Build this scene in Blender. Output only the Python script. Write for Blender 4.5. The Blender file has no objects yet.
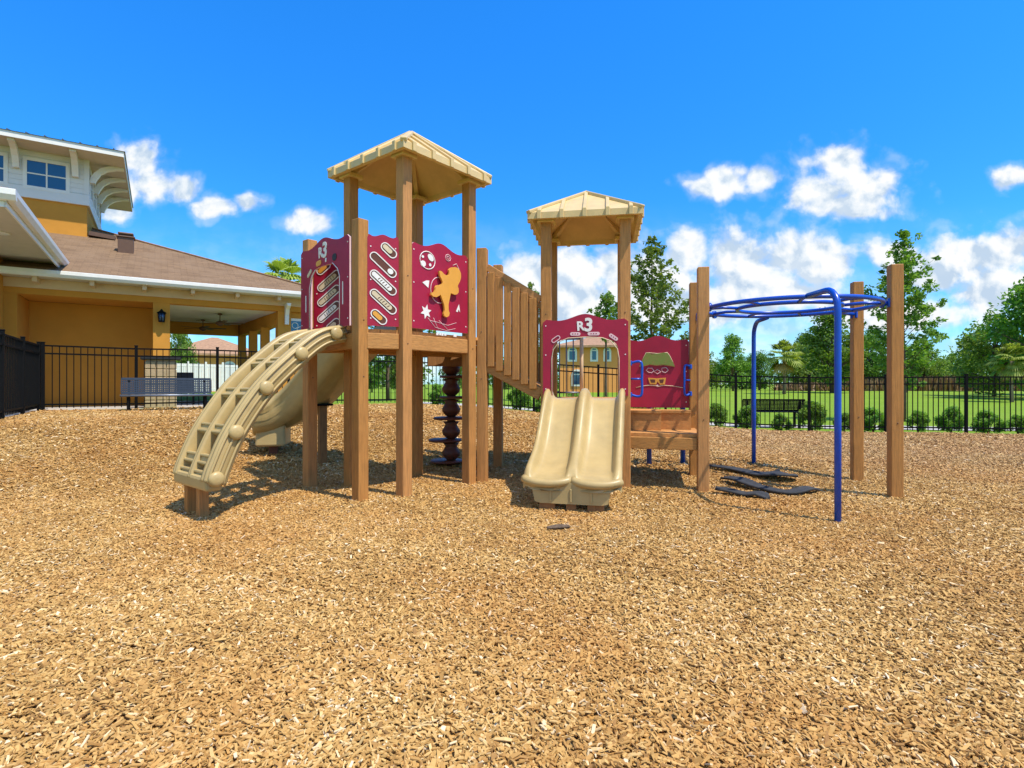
import bpy, bmesh, math, random
import numpy as np
from mathutils import Vector, Matrix

random.seed(7)
RNG = np.random.default_rng(11)
S = bpy.context.scene
COL = S.collection
R = math.radians

# ------------------------------------------------------------------ camera
F_PX, CAM_Z = 550.0, 1.25
cam_d = bpy.data.cameras.new('camera')
cam_d.sensor_width = 36.0
cam_d.lens = 36.0 * F_PX / 1024.0
cam_d.clip_end = 5000
cam_o = bpy.data.objects.new('camera', cam_d)
COL.objects.link(cam_o)
cam_o.location = (0, 0, CAM_Z)
cam_o.rotation_euler = (R(90), 0, 0)
S.camera = cam_o

# ------------------------------------------------------------------ sun, exposure
SUN_EL = R(62)
SUN_H = Vector((.79, -.61)).normalized()
sd = Vector((SUN_H.x * math.cos(SUN_EL), SUN_H.y * math.cos(SUN_EL), math.sin(SUN_EL)))
sun_d = bpy.data.lights.new('sun', 'SUN')
sun_d.energy = 5.0
sun_d.angle = R(0.53)
sun_d.color = (1.0, .94, .84)
sun_o = bpy.data.objects.new('sun', sun_d)
COL.objects.link(sun_o)
sun_o.rotation_euler = sd.to_track_quat('Z', 'Y').to_euler()
sun_o.location = (20, -20, 40)
VS = S.view_settings
S.display_settings.display_device = 'sRGB'
VS.view_transform = 'Standard'
VS.look = 'None'
VS.exposure = 0.22
VS.gamma = 1.0
VS.use_curve_mapping = False
S.cycles.use_denoising = True
try:
    S.cycles.denoiser = 'OPENIMAGEDENOISE'
    S.cycles.denoising_input_passes = 'RGB_ALBEDO_NORMAL'
except Exception:
    pass
S.cycles.max_bounces = 8
S.cycles.diffuse_bounces = 4
S.cycles.transparent_max_bounces = 8


# ------------------------------------------------------------------ node helper
class NT:
    def __init__(self, tree):
        self.t = tree

    def node(self, typ, **kw):
        n = self.t.nodes.new(typ)
        for k, v in kw.items():
            setattr(n, k, v)
        return n

    def put(self, sock, v):
        if v is None:
            return
        if isinstance(v, bpy.types.NodeSocket):
            self.t.links.new(v, sock)
        else:
            if isinstance(v, (tuple, list)) and sock.type == 'RGBA' and len(v) == 3:
                v = (*v, 1.0)
            sock.default_value = v

    def m(self, op, a, b=None, c=None, clamp=False):
        n = self.node('ShaderNodeMath', operation=op, use_clamp=clamp)
        self.put(n.inputs[0], a)
        self.put(n.inputs[1], b)
        self.put(n.inputs[2], c)
        return n.outputs[0]

    def v(self, op, a, b=None):
        n = self.node('ShaderNodeVectorMath', operation=op)
        self.put(n.inputs[0], a)
        if b is not None:
            self.put(n.inputs[1], b)
        return n.outputs['Value'] if op in ('LENGTH', 'DOT_PRODUCT', 'DISTANCE') else n.outputs['Vector']

    def noise(self, vec, scale, detail=4, rough=.55, dist=0.0):
        n = self.node('ShaderNodeTexNoise')
        self.put(n.inputs['Vector'], vec)
        n.inputs['Scale'].default_value = scale
        n.inputs['Detail'].default_value = detail
        n.inputs['Roughness'].default_value = rough
        n.inputs['Distortion'].default_value = dist
        return n.outputs['Fac']

    def mix(self, fac, a, b, blend='MIX'):
        n = self.node('ShaderNodeMix', data_type='RGBA', blend_type=blend)
        self.put(n.inputs[0], fac)
        self.put(n.inputs[6], a)
        self.put(n.inputs[7], b)
        return n.outputs[2]

    def ramp(self, fac, stops):
        n = self.node('ShaderNodeValToRGB')
        el = n.color_ramp.elements
        while len(el) < len(stops):
            el.new(.5)
        for e, (p, c) in zip(el, stops):
            e.position = p
            e.color = (*c, 1) if len(c) == 3 else c
        self.put(n.inputs[0], fac)
        return n.outputs['Color']

    def sstep(self, x, a, b):
        n = self.node('ShaderNodeMapRange', interpolation_type='SMOOTHSTEP')
        self.put(n.inputs[0], x)
        n.inputs[1].default_value = a
        n.inputs[2].default_value = b
        n.inputs[3].default_value = 0
        n.inputs[4].default_value = 1
        return n.outputs[0]

    def scale(self, vec, s):
        n = self.node('ShaderNodeMapping')
        self.put(n.inputs['Vector'], vec)
        n.inputs['Scale'].default_value = s
        return n.outputs['Vector']


# ------------------------------------------------------------------ world: sky with cumulus clouds
world = bpy.data.worlds.new('World')
S.world = world
world.use_nodes = True
wt = NT(world.node_tree)
world.node_tree.nodes.clear()
sky = wt.node('ShaderNodeTexSky', sky_type='NISHITA')
sky.sun_disc = False
sky.sun_elevation = SUN_EL
sky.sun_rotation = math.atan2(SUN_H.x, SUN_H.y)
sky.air_density = 1.0
sky.dust_density = 0.25
sky.ozone_density = 2.2
geo = wt.node('ShaderNodeTexCoord')
gen = geo.outputs['Generated']
sep = wt.node('ShaderNodeSeparateXYZ')
wt.put(sep.inputs[0], gen)
dx, dy, dz = sep.outputs
ysafe = wt.m('MAXIMUM', dy, 0.02)
cmb = wt.node('ShaderNodeCombineXYZ')
wt.put(cmb.inputs[0], wt.m('DIVIDE', dx, ysafe))
wt.put(cmb.inputs[1], wt.m('DIVIDE', dz, ysafe))
P = cmb.outputs[0]
n1 = wt.node('ShaderNodeTexNoise')
wt.put(n1.inputs['Vector'], P)
n1.inputs['Scale'].default_value = 9
n1.inputs['Detail'].default_value = 3
warp = wt.v('MULTIPLY', wt.v('SUBTRACT', n1.outputs['Color'], (.5, .5, .5)), (.09, .06, 0))
Pw = wt.v('ADD', P, warp)
# azimuth/elevation of the cumulus heaps (tangent-plane coordinates of the sky dome), half widths
CLOUDS = []
for px, py, rx, ry in [
        (138, 156, 22, 18), (150, 182, 29, 20), (177, 185, 16, 14), (126, 194, 18, 16), (218, 203, 28, 11), (250, 199, 15, 9),
        (308, 222, 24, 10), (118, 210, 20, 14),
        (726, 184, 40, 13), (758, 178, 24, 14), (836, 166, 30, 24), (866, 188, 40, 22), (815, 196, 34, 18), (846, 208, 56, 13),
        (1016, 180, 26, 12),
        (530, 272, 34, 22), (575, 268, 40, 26), (610, 262, 36, 26), (640, 285, 60, 34), (688, 255, 34, 26), (740, 262, 54, 34),
        (790, 252, 46, 26), (820, 262, 44, 30), (770, 290, 90, 26), (896, 252, 26, 20), (925, 275, 50, 26), (968, 258, 36, 26),
        (1010, 252, 40, 28), (1000, 290, 80, 30), (560, 300, 90, 34), (690, 310, 110, 22), (880, 310, 90, 20),
        (1090, 250, 50, 30), (-60, 210, 60, 26)]:
    CLOUDS.append(((px - 512) / F_PX, (384 - py) / F_PX, rx / F_PX, ry / F_PX))
acc = None
hgt = None
for cx, cy, rx, ry in CLOUDS:
    q = wt.v('MULTIPLY', wt.v('SUBTRACT', Pw, (cx, cy, 0)), (1 / rx, 1 / ry, 0))
    d = wt.m('SUBTRACT', 1.0, wt.v('LENGTH', q))
    acc = d if acc is None else wt.m('SMOOTH_MAX', acc, d, .25)
f1 = wt.noise(P, 15, 7, .52, .2)
f2 = wt.noise(wt.v('ADD', P, (.012, .018, 0)), 15, 7, .52, .2)
f3 = wt.noise(P, 46, 6, .55)
acc = wt.m('ADD', acc, .09)
body = wt.m('ADD', acc, wt.m('ADD', wt.m('MULTIPLY', wt.m('SUBTRACT', f1, .5), 1.7), wt.m('MULTIPLY', wt.m('SUBTRACT', f3, .5), .55)))
mask = wt.sstep(body, -.12, .56)
halo = wt.m('MULTIPLY', wt.sstep(wt.m('ADD', acc, wt.m('MULTIPLY', wt.m('SUBTRACT', f1, .5), 3.0)), -.45, .55), .34)
mask = wt.m('MAXIMUM', mask, halo)
# thin veil low down near the horizon
low = wt.m('MULTIPLY', wt.sstep(wt.m('DIVIDE', dz, ysafe), .34, .0), .75)
veil = wt.m('MULTIPLY', low, wt.m('ADD', .35, wt.m('MULTIPLY', .65, wt.sstep(wt.noise(wt.scale(P, (2.2, 6, 1)), 2.2, 5, .6), .36, .62))))
fwd = wt.sstep(dy, .05, .3)
mask = wt.m('MULTIPLY', wt.m('MAXIMUM', mask, veil), fwd)
# unseen broken cumulus behind the photographer, added as neutral fill light
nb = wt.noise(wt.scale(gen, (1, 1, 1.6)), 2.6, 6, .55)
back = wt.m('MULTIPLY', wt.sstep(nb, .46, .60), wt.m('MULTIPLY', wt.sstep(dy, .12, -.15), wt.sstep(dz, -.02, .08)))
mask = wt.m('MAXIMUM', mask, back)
relief = wt.m('ADD', .50, wt.m('MULTIPLY', wt.m('SUBTRACT', f1, f2), 5.5), clamp=True)  # lit and shaded sides of the clouds, painted from offset noise
big = wt.noise(wt.v('ADD', P, (3.1, 1.7, 0)), 7, 4, .55)
relief = wt.m('ADD', relief, wt.m('MULTIPLY', wt.m('SUBTRACT', big, .45), 1.1), clamp=True)
cl_col = wt.ramp(relief, [(0.05, (3.6, 4.5, 5.6)), (.5, (5.2, 5.75, 6.3)), (.92, (6.5, 6.6, 6.7))])
elev = wt.m('MAXIMUM', dz, 0.0)
sat = wt.node('ShaderNodeHueSaturation')
sat.inputs['Hue'].default_value = .497
sat.inputs['Saturation'].default_value = 1.32
sat.inputs['Value'].default_value = 1.0
wt.put(sat.inputs['Color'], sky.outputs[0])
tint = wt.mix(1.0, sat.outputs[0], (.42, 1.10, 1.60), 'MULTIPLY')
tint = wt.mix(1.0, tint, wt.mix(wt.sstep(dz, .12, .62), (1, 1, 1), (1.15, 1.30, 1.30)), 'MULTIPLY')
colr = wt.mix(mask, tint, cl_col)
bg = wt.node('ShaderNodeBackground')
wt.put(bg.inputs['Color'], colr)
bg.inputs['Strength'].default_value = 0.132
out = wt.node('ShaderNodeOutputWorld')
wt.put(out.inputs['Surface'], bg.outputs[0])


# ------------------------------------------------------------------ materials
def mat(name, col, rough=.6, var=.15, scale=6.0, stretch=(1, 1, 1), bump=0.0, bscale=60, spec=.4, col2=None, island=0.0,
        metallic=0.0, grime=0.0, piece=0.0):
    m = bpy.data.materials.new(name)
    m.use_nodes = True
    t = NT(m.node_tree)
    m.node_tree.nodes.clear()
    tc = t.node('ShaderNodeTexCoord').outputs['Object']
    v = t.scale(tc, stretch)
    n = t.noise(v, scale, 6, .6)
    c2 = col2 or tuple(max(0, c * (1 - var)) for c in col)
    c1 = tuple(min(.95, c * (1 + var)) for c in col)
    c = t.ramp(n, [(.3, c2), (.7, c1)])
    if grime:
        g = t.sstep(t.noise(tc, 2.3, 5, .65), .48, .72)
        c = t.mix(t.m('MULTIPLY', g, grime), c, tuple(x * .5 for x in col))
    if island:
        gi = t.node('ShaderNodeNewGeometry').outputs['Random Per Island']
        hs = t.node('ShaderNodeHueSaturation')
        t.put(hs.inputs['Color'], c)
        t.put(hs.inputs['Value'], t.m('ADD', 1 - island, t.m('MULTIPLY', gi, 2 * island)))
        c = hs.outputs[0]
    if piece:
        oi = t.node('ShaderNodeObjectInfo').outputs['Random']
        hs = t.node('ShaderNodeHueSaturation')
        t.put(hs.inputs['Color'], c)
        t.put(hs.inputs['Value'], t.m('ADD', 1 - piece, t.m('MULTIPLY', oi, 2 * piece)))
        t.put(hs.inputs['Saturation'], t.m('SUBTRACT', 1.02, t.m('MULTIPLY', oi, .06)))
        c = hs.outputs[0]
    b = t.node('ShaderNodeBsdfPrincipled')
    t.put(b.inputs['Base Color'], c)
    b.inputs['Roughness'].default_value = rough
    b.inputs['Metallic'].default_value = metallic
    b.inputs['Specular IOR Level'].default_value = spec
    if bump:
        bn = t.node('ShaderNodeBump')
        bn.inputs['Strength'].default_value = bump
        bn.inputs['Distance'].default_value = .01
        t.put(bn.inputs['Height'], t.noise(v, bscale, 4, .6))
        t.put(b.inputs['Normal'], bn.outputs[0])
    o = t.node('ShaderNodeOutputMaterial')
    t.put(o.inputs[0], b.outputs[0])
    return m


def leaf_mat(name, c_dark, c_light, trans=.35):
    m = bpy.data.materials.new(name)
    m.use_nodes = True
    t = NT(m.node_tree)
    m.node_tree.nodes.clear()
    gi = t.node('ShaderNodeNewGeometry').outputs['Random Per Island']
    tc = t.node('ShaderNodeTexCoord').outputs['Object']
    oi = t.node('ShaderNodeObjectInfo').outputs['Random']
    f = t.m('ADD', t.m('MULTIPLY', gi, .6), t.m('MULTIPLY', t.noise(tc, .9, 3), .4))
    c = t.ramp(f, [(.15, c_dark), (.85, c_light)])
    hs = t.node('ShaderNodeHueSaturation')
    t.put(hs.inputs['Color'], c)
    t.put(hs.inputs['Value'], t.m('ADD', .82, t.m('MULTIPLY', oi, .36)))
    t.put(hs.inputs['Hue'], t.m('ADD', .49, t.m('MULTIPLY', oi, .02)))
    c = hs.outputs[0]
    b = t.node('ShaderNodeBsdfPrincipled')
    t.put(b.inputs['Base Color'], c)
    b.inputs['Roughness'].default_value = .55
    b.inputs['Specular IOR Level'].default_value = .3
    tr = t.node('ShaderNodeBsdfTranslucent')
    t.put(tr.inputs['Color'], t.mix(1, c, (1.3, 1.35, .5), 'MULTIPLY'))
    mx = t.node('ShaderNodeMixShader')
    mx.inputs[0].default_value = trans
    t.put(mx.inputs[1], b.outputs[0])
    t.put(mx.inputs[2], tr.outputs[0])
    o = t.node('ShaderNodeOutputMaterial')
    t.put(o.inputs[0], mx.outputs[0])
    return m


def glass_mat(name, col=(.02, .05, .10)):
    m = mat(name, col, rough=.05, var=.05, spec=.9)
    return m


M = {}
M['wood_up'] = mat('wood upright', (.455, .205, .054), .62, .26, 7, (14, 14, .6), .35, 24, .3, grime=.35, piece=.10)
M['wood_flat'] = mat('wood lying', (.475, .22, .06), .62, .26, 7, (1.5, 1.5, 14), .35, 24, .3, grime=.35, piece=.10)
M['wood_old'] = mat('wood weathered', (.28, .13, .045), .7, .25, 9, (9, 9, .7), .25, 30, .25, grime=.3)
M['deck'] = mat('deck planks', (.54, .25, .075), .7, .22, 7, (2, 7, 7), .3, 40, .25, island=.15)
M['tan'] = mat('tan moulded plastic', (.46, .33, .135), .38, .09, 5, bump=.06, bscale=150, spec=.42, grime=.24)
M['tan_roof'] = mat('tan roof plastic', (.62, .445, .195), .45, .09, 5, bump=.06, bscale=120, spec=.4, grime=.24)
M['maroon'] = mat('maroon panel', (.34, .009, .036), .44, .10, 5, spec=.38, grime=.22)
M['maroon_dark'] = mat('dark maroon plastic', (.12, .036, .018), .5, .1, 4)
M['pink'] = mat('pale core plastic', (.75, .5, .5), .5, .06, 10)
M['white_plastic'] = mat('white plastic', (.78, .74, .68), .5, .06, 10)
M['cream'] = mat('cream plastic', (.62, .5, .32), .5, .08, 10)
M['black_plastic'] = mat('black plastic', (.02, .018, .018), .5, .2, 10)
M['amber'] = mat('amber plastic', (.72, .33, .045), .4, .06, 8, grime=.1)
M['olive'] = mat('olive moulded plastic', (.12, .19, .03), .55, .3, 26, col2=(.22, .21, .05))
M['blue'] = mat('blue coated steel', (.004, .062, .42), .3, .08, 12, spec=.5)
M['fence'] = mat('black coated aluminium', (.005, .005, .005), .6, .2, 20, spec=.1)
M['rubber'] = mat('black rubber', (.035, .034, .033), .8, .3, 18, bump=.4, bscale=90)
M['stucco'] = mat('ochre stucco', (.56, .250, .040), .9, .07, 1.6, bump=.35, bscale=120, spec=.15, grime=.06)
M['stucco_pale'] = mat('pale ochre stucco', (.60, .36, .12), .9, .07, 1.6, bump=.35, bscale=120, spec=.15)
M['siding'] = mat('white siding', (.68, .66, .62), .6, .05, 2, spec=.3)
M['trim'] = mat('white trim paint', (.74, .71, .65), .5, .05, 4, spec=.35, grime=.08)
M['cream_trim'] = mat('cream trim paint', (.66, .46, .27), .55, .06, 4, spec=.3, grime=.1)
M['soffit'] = mat('soffit boards', (.55, .48, .38), .7, .06, 5, (1, 1, 1))
M['glass'] = glass_mat('window glass')
M['metal_grey'] = mat('grey metal', (.16, .18, .21), .4, .15, 12, metallic=.5)
M['steel_light'] = mat('slate blue coated steel', (.03, .042, .06), .5, .12, 14, spec=.25)
M['concrete'] = mat('concrete', (.42, .38, .33), .85, .12, 3, bump=.3, bscale=80)
M['bark'] = mat('bark', (.13, .09, .06), .9, .35, 8, (5, 5, 1), .6, 20, .15)
M['palm_bark'] = mat('palm bark', (.27, .2, .13), .9, .3, 10, (1, 1, 4), .5, 18, .15)
M['block'] = mat('tan block', (.42, .30, .17), .9, .15, 8, bump=.5, bscale=60)
M['house_tan'] = mat('tan house stucco', (.74, .30, .08), .9, .06, 1)
M['house_roof'] = mat('brown house shingles', (.35, .2, .11), .9, .25, 4)
M['brown_metal'] = mat('brown metal', (.12, .062, .035), .5, .1, 8)
M['leaf_a'] = leaf_mat('leaf fresh', (.07, .15, .02), (.23, .36, .055), .42)
M['leaf_b'] = leaf_mat('leaf deep', (.05, .12, .015), (.18, .31, .04), .4)
M['leaf_c'] = leaf_mat('leaf yellow green', (.09, .16, .022), (.26, .35, .06), .4)
M['leaf_bush'] = leaf_mat('leaf bush', (.10, .22, .03), (.28, .45, .07), .45)
M['frond'] = leaf_mat('frond', (.20, .27, .045), (.42, .47, .10), .4)
M['frond_dead'] = leaf_mat('dead frond', (.3, .17, .06), (.45, .3, .12), .25)
M['dry'] = leaf_mat('dry grass', (.2, .12, .055), (.36, .24, .12), .2)


def shingle_mat():
    m = bpy.data.materials.new('brown shingles')
    m.use_nodes = True
    t = NT(m.node_tree)
    m.node_tree.nodes.clear()
    uv = t.node('ShaderNodeUVMap').outputs[0]
    br = t.node('ShaderNodeTexBrick')
    t.put(br.inputs['Vector'], uv)
    br.inputs['Scale'].default_value = 1.0
    br.inputs['Brick Width'].default_value = .32
    br.inputs['Row Height'].default_value = .14
    br.inputs['Mortar Size'].default_value = .008
    br.inputs['Color1'].default_value = (.27, .165, .085, 1)
    br.inputs['Color2'].default_value = (.15, .088, .046, 1)
    br.inputs['Mortar'].default_value = (.09, .055, .035, 1)
    n = t.noise(uv, 1.3, 5, .65)
    c = t.mix(t.sstep(n, .4, .7), br.outputs['Color'], (.24, .155, .09))
    n2 = t.noise(uv, 45, 3, .6)
    c = t.mix(.4, c, t.ramp(n2, [(.3, (.07, .042, .024)), (.7, (.36, .235, .135))]))
    b = t.node('ShaderNodeBsdfPrincipled')
    t.put(b.inputs['Base Color'], c)
    b.inputs['Roughness'].default_value = .9
    b.inputs['Specular IOR Level'].default_value = .15
    bn = t.node('ShaderNodeBump')
    bn.inputs['Strength'].default_value = .6
    bn.inputs['Distance'].default_value = .02
    t.put(bn.inputs['Height'], br.outputs['Fac'])
    bn.invert = True
    t.put(b.inputs['Normal'], bn.outputs[0])
    o = t.node('ShaderNodeOutputMaterial')
    t.put(o.inputs[0], b.outputs[0])
    return m


M['shingle'] = shingle_mat()


def mulch_base_mat():
    m = bpy.data.materials.new('mulch bed')
    m.use_nodes = True
    t = NT(m.node_tree)
    m.node_tree.nodes.clear()
    tc = t.node('ShaderNodeTexCoord').outputs['Object']
    wv = t.node('ShaderNodeTexNoise')
    t.put(wv.inputs['Vector'], tc)
    wv.inputs['Scale'].default_value = 14
    wv.inputs['Detail'].default_value = 3
    vec = t.v('ADD', tc, t.v('MULTIPLY', t.v('SUBTRACT', wv.outputs['Color'], (.5, .5, .5)), (.12, .12, 0)))
    vo = t.node('ShaderNodeTexVoronoi', feature='F1')
    t.put(vo.inputs['Vector'], t.scale(vec, (1, 1.7, 1)))
    vo.inputs['Scale'].default_value = 26
    sp = t.node('ShaderNodeSeparateColor')
    t.put(sp.inputs[0], vo.outputs['Color'])
    c = t.ramp(sp.outputs[0], [(.0, (.27, .122, .028)), (.35, (.46, .225, .055)), (.7, (.58, .32, .088)), (1, (.70, .45, .17))])
    dist = t.sstep(vo.outputs['Distance'], .35, .8)
    c = t.mix(t.m('MULTIPLY', dist, .7), c, (.17, .08, .024))
    big = t.noise(tc, .5, 4, .6)
    c = t.mix(t.m('MULTIPLY', t.sstep(big, .40, .68), .45), c, (.42, .18, .042))
    sx = t.node('ShaderNodeSeparateXYZ')
    t.put(sx.inputs[0], tc)
    grey = t.m('MULTIPLY', t.sstep(sx.outputs[0], 1.0, 7.0), t.sstep(sx.outputs[1], 6.5, 10))
    c = t.mix(t.m('MULTIPLY', grey, .4), c, (.42, .27, .15))
    b = t.node('ShaderNodeBsdfPrincipled')
    t.put(b.inputs['Base Color'], c)
    b.inputs['Roughness'].default_value = .9
    b.inputs['Specular IOR Level'].default_value = .12
    bn = t.node('ShaderNodeBump')
    bn.inputs['Strength'].default_value = .8
    bn.inputs['Distance'].default_value = .02
    t.put(bn.inputs['Height'], t.m('SUBTRACT', sp.outputs[1], vo.outputs['Distance']))
    t.put(b.inputs['Normal'], bn.outputs[0])
    o = t.node('ShaderNodeOutputMaterial')
    t.put(o.inputs[0], b.outputs[0])
    return m


def chip_mat():
    m = bpy.data.materials.new('wood chips')
    m.use_nodes = True
    t = NT(m.node_tree)
    m.node_tree.nodes.clear()
    a = t.node('ShaderNodeAttribute', attribute_name='tone')
    tc = t.node('ShaderNodeTexCoord').outputs['Object']
    f = a.outputs['Fac']
    c = t.ramp(f, [(.0, (.14, .06, .014)), (.18, (.33, .163, .037)), (.42, (.475, .272, .074)), (.66, (.58, .37, .125)),
                   (.86, (.74, .53, .24)), (1, (.86, .73, .50))])
    n = t.noise(tc, 90, 3, .6)
    c = t.mix(.3, c, t.mix(n, (.28, .125, .032), (.80, .52, .20)))
    big = t.noise(tc, .55, 4, .6)
    c = t.mix(t.m('MULTIPLY', t.sstep(big, .40, .68), .42), c, (.46, .20, .045))
    sx = t.node('ShaderNodeSeparateXYZ')
    t.put(sx.inputs[0], tc)
    grey = t.m('MULTIPLY', t.sstep(sx.outputs[0], .8, 6.5), t.sstep(sx.outputs[1], 5.5, 10))
    c = t.mix(t.m('MULTIPLY', grey, .35), c, (.44, .29, .16))
    b = t.node('ShaderNodeBsdfPrincipled')
    t.put(b.inputs['Base Color'], c)
    b.inputs['Roughness'].default_value = .75
    b.inputs['Specular IOR Level'].default_value = .2
    o = t.node('ShaderNodeOutputMaterial')
    t.put(o.inputs[0], b.outputs[0])
    return m


def lawn_mat():
    m = bpy.data.materials.new('lawn grass')
    m.use_nodes = True
    t = NT(m.node_tree)
    m.node_tree.nodes.clear()
    tc = t.node('ShaderNodeTexCoord').outputs['Object']
    n = t.noise(tc, .25, 5, .6)
    n2 = t.noise(tc, 9, 4, .7)
    c = t.ramp(n, [(.3, (.13, .24, .014)), (.7, (.21, .32, .022))])
    c = t.mix(t.m('MULTIPLY', t.sstep(t.noise(tc, .09, 5, .7), .5, .75), .5), c, (.30, .30, .05))
    c = t.mix(.45, c, t.ramp(n2, [(.3, (.09, .17, .010)), (.7, (.28, .37, .04))]))
    b = t.node('ShaderNodeBsdfPrincipled')
    t.put(b.inputs['Base Color'], c)
    b.inputs['Roughness'].default_value = .9
    b.inputs['Specular IOR Level'].default_value = .1
    bn = t.node('ShaderNodeBump')
    bn.inputs['Strength'].default_value = .7
    bn.inputs['Distance'].default_value = .03
    t.put(bn.inputs['Height'], t.noise(tc, 40, 3, .7))
    t.put(b.inputs['Normal'], bn.outputs[0])
    o = t.node('ShaderNodeOutputMaterial')
    t.put(o.inputs[0], b.outputs[0])
    return m


M['mulch'] = mulch_base_mat()
M['chips'] = chip_mat()
M['lawn'] = lawn_mat()


# ------------------------------------------------------------------ mesh builder
class MB:
    def __init__(self):
        self.bm = bmesh.new()

    def _new(self, verts, faces, mi=0, smooth=False):
        vs = [self.bm.verts.new(v) for v in verts]
        for f in faces:
            try:
                fc = self.bm.faces.new([vs[i] for i in f])
                fc.material_index = mi
                fc.smooth = smooth
            except ValueError:
                pass
        return vs

    def box(self, c, s, rot=0.0, mi=0, bev=0.0, mat3=None):
        """box with centre c, full size s, turned rot about z (or by mat3)"""
        Mx = mat3 if mat3 is not None else Matrix.Rotation(rot, 3, 'Z')
        c = Vector(c)
        hx, hy, hz = s[0] / 2, s[1] / 2, s[2] / 2
        if bev > 0:
            b2 = bmesh.new()
            bmesh.ops.create_cube(b2, size=1)
            bmesh.ops.scale(b2, vec=s, verts=b2.verts)
            bmesh.ops.bevel(b2, geom=list(b2.edges), offset=bev, segments=2, affect='EDGES', profile=.5)
            vm = {}
            for v in b2.verts:
                vm[v] = self.bm.verts.new(c + Mx @ v.co)
            for f in b2.faces:
                nf = self.bm.faces.new([vm[v] for v in f.verts])
                nf.material_index = mi
            b2.free()
            return
        vs = [c + Mx @ Vector((x, y, z)) for x in (-hx, hx) for y in (-hy, hy) for z in (-hz, hz)]
        self._new(vs, [(0, 1, 3, 2), (4, 6, 7, 5), (0, 4, 5, 1), (2, 3, 7, 6), (0, 2, 6, 4), (1, 5, 7, 3)], mi)

    def beam(self, p0, p1, w, h, mi=0, bev=0.0, up=(0, 0, 1)):
        """rectangular bar from p0 to p1, w across, h along 'up'"""
        p0, p1 = Vector(p0), Vector(p1)
        d = p1 - p0
        L = d.length
        x = d.normalized()
        u = Vector(up)
        y = u.cross(x).normalized()
        z = x.cross(y)
        self.box((p0 + p1) / 2, (L, w, h), mi=mi, bev=bev, mat3=Matrix((x, y, z)).transposed())

    def tube(self, pts, r, n=8, mi=0, closed=False, caps=True):
        pts = [Vector(p) for p in pts]
        N = len(pts)
        rr = r if isinstance(r, (list, tuple)) else [r] * N
        rings = []
        prev = None
        for i in range(N):
            a = pts[(i - 1) % N] if (closed or i > 0) else pts[0]
            b = pts[(i + 1) % N] if (closed or i < N - 1) else pts[-1]
            t = (b - a).normalized()
            if prev is None:
                ref = Vector((0, 0, 1)) if abs(t.z) < .9 else Vector((1, 0, 0))
                u = t.cross(ref).normalized()
            else:
                u = (prev - t * prev.dot(t)).normalized()
            prev = u
            v = t.cross(u)
            rings.append([self.bm.verts.new(pts[i] + (u * math.cos(2 * math.pi * k / n) + v * math.sin(2 * math.pi * k / n)) * rr[i]) for k in range(n)])
        M_ = N if closed else N - 1
        for i in range(M_):
            A, B = rings[i], rings[(i + 1) % N]
            for k in range(n):
                f = self.bm.faces.new((A[k], A[(k + 1) % n], B[(k + 1) % n], B[k]))
                f.smooth = True
                f.material_index = mi
        if caps and not closed:
            for q in (rings[0][::-1], rings[-1]):
                self.bm.faces.new(q).material_index = mi

    def lathe(self, prof, c, n=20, mi=0, axis=None):
        """profile [(r,z)] turned about an axis through c (default z)"""
        c = Vector(c)
        Mx = Matrix.Identity(3)
        if axis is not None:
            Mx = Vector(axis).to_track_quat('Z', 'Y').to_matrix()
        rings = [[self.bm.verts.new(c + Mx @ Vector((r * math.cos(2 * math.pi * k / n), r * math.sin(2 * math.pi * k / n), z))) for k in range(n)]
                 for r, z in prof]
        for A, B in zip(rings, rings[1:]):
            for k in range(n):
                f = self.bm.faces.new((A[k], A[(k + 1) % n], B[(k + 1) % n], B[k]))
                f.smooth = True
                f.material_index = mi
        self.bm.faces.new(rings[0][::-1]).material_index = mi
        self.bm.faces.new(rings[-1]).material_index = mi

    def prism(self, poly, o, ux, uy, t0, t1, mi=0, side_mi=None):
        """2D polygon in the frame (o,ux,uy), extruded along ux x uy from t0 to t1"""
        o, ux, uy = Vector(o), Vector(ux), Vector(uy)
        n = ux.cross(uy).normalized()
        A = [self.bm.verts.new(o + ux * p[0] + uy * p[1] + n * t0) for p in poly]
        B = [self.bm.verts.new(o + ux * p[0] + uy * p[1] + n * t1) for p in poly]
        self.bm.faces.new(A[::-1]).material_index = mi
        self.bm.faces.new(B).material_index = mi
        k = len(poly)
        for i in range(k):
            f = self.bm.faces.new((A[i], A[(i + 1) % k], B[(i + 1) % k], B[i]))
            f.material_index = mi if side_mi is None else side_mi

    def ring(self, outer, inner, o, ux, uy, t0, t1, mi=0):
        o, ux, uy = Vector(o), Vector(ux), Vector(uy)
        n = ux.cross(uy).normalized()
        k = len(outer)
        q = [[self.bm.verts.new(o + ux * p[0] + uy * p[1] + n * t) for p in poly] for poly in (outer, inner) for t in (t0, t1)]
        o0, o1, i0, i1 = q
        for i in range(k):
            j = (i + 1) % k
            for f in ((o1[i], o1[j], i1[j], i1[i]), (o0[j], o0[i], i0[i], i0[j]), (o0[i], o0[j], o1[j], o1[i]), (i0[j], i0[i], i1[i], i1[j])):
                self.bm.faces.new(f).material_index = mi

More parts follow.
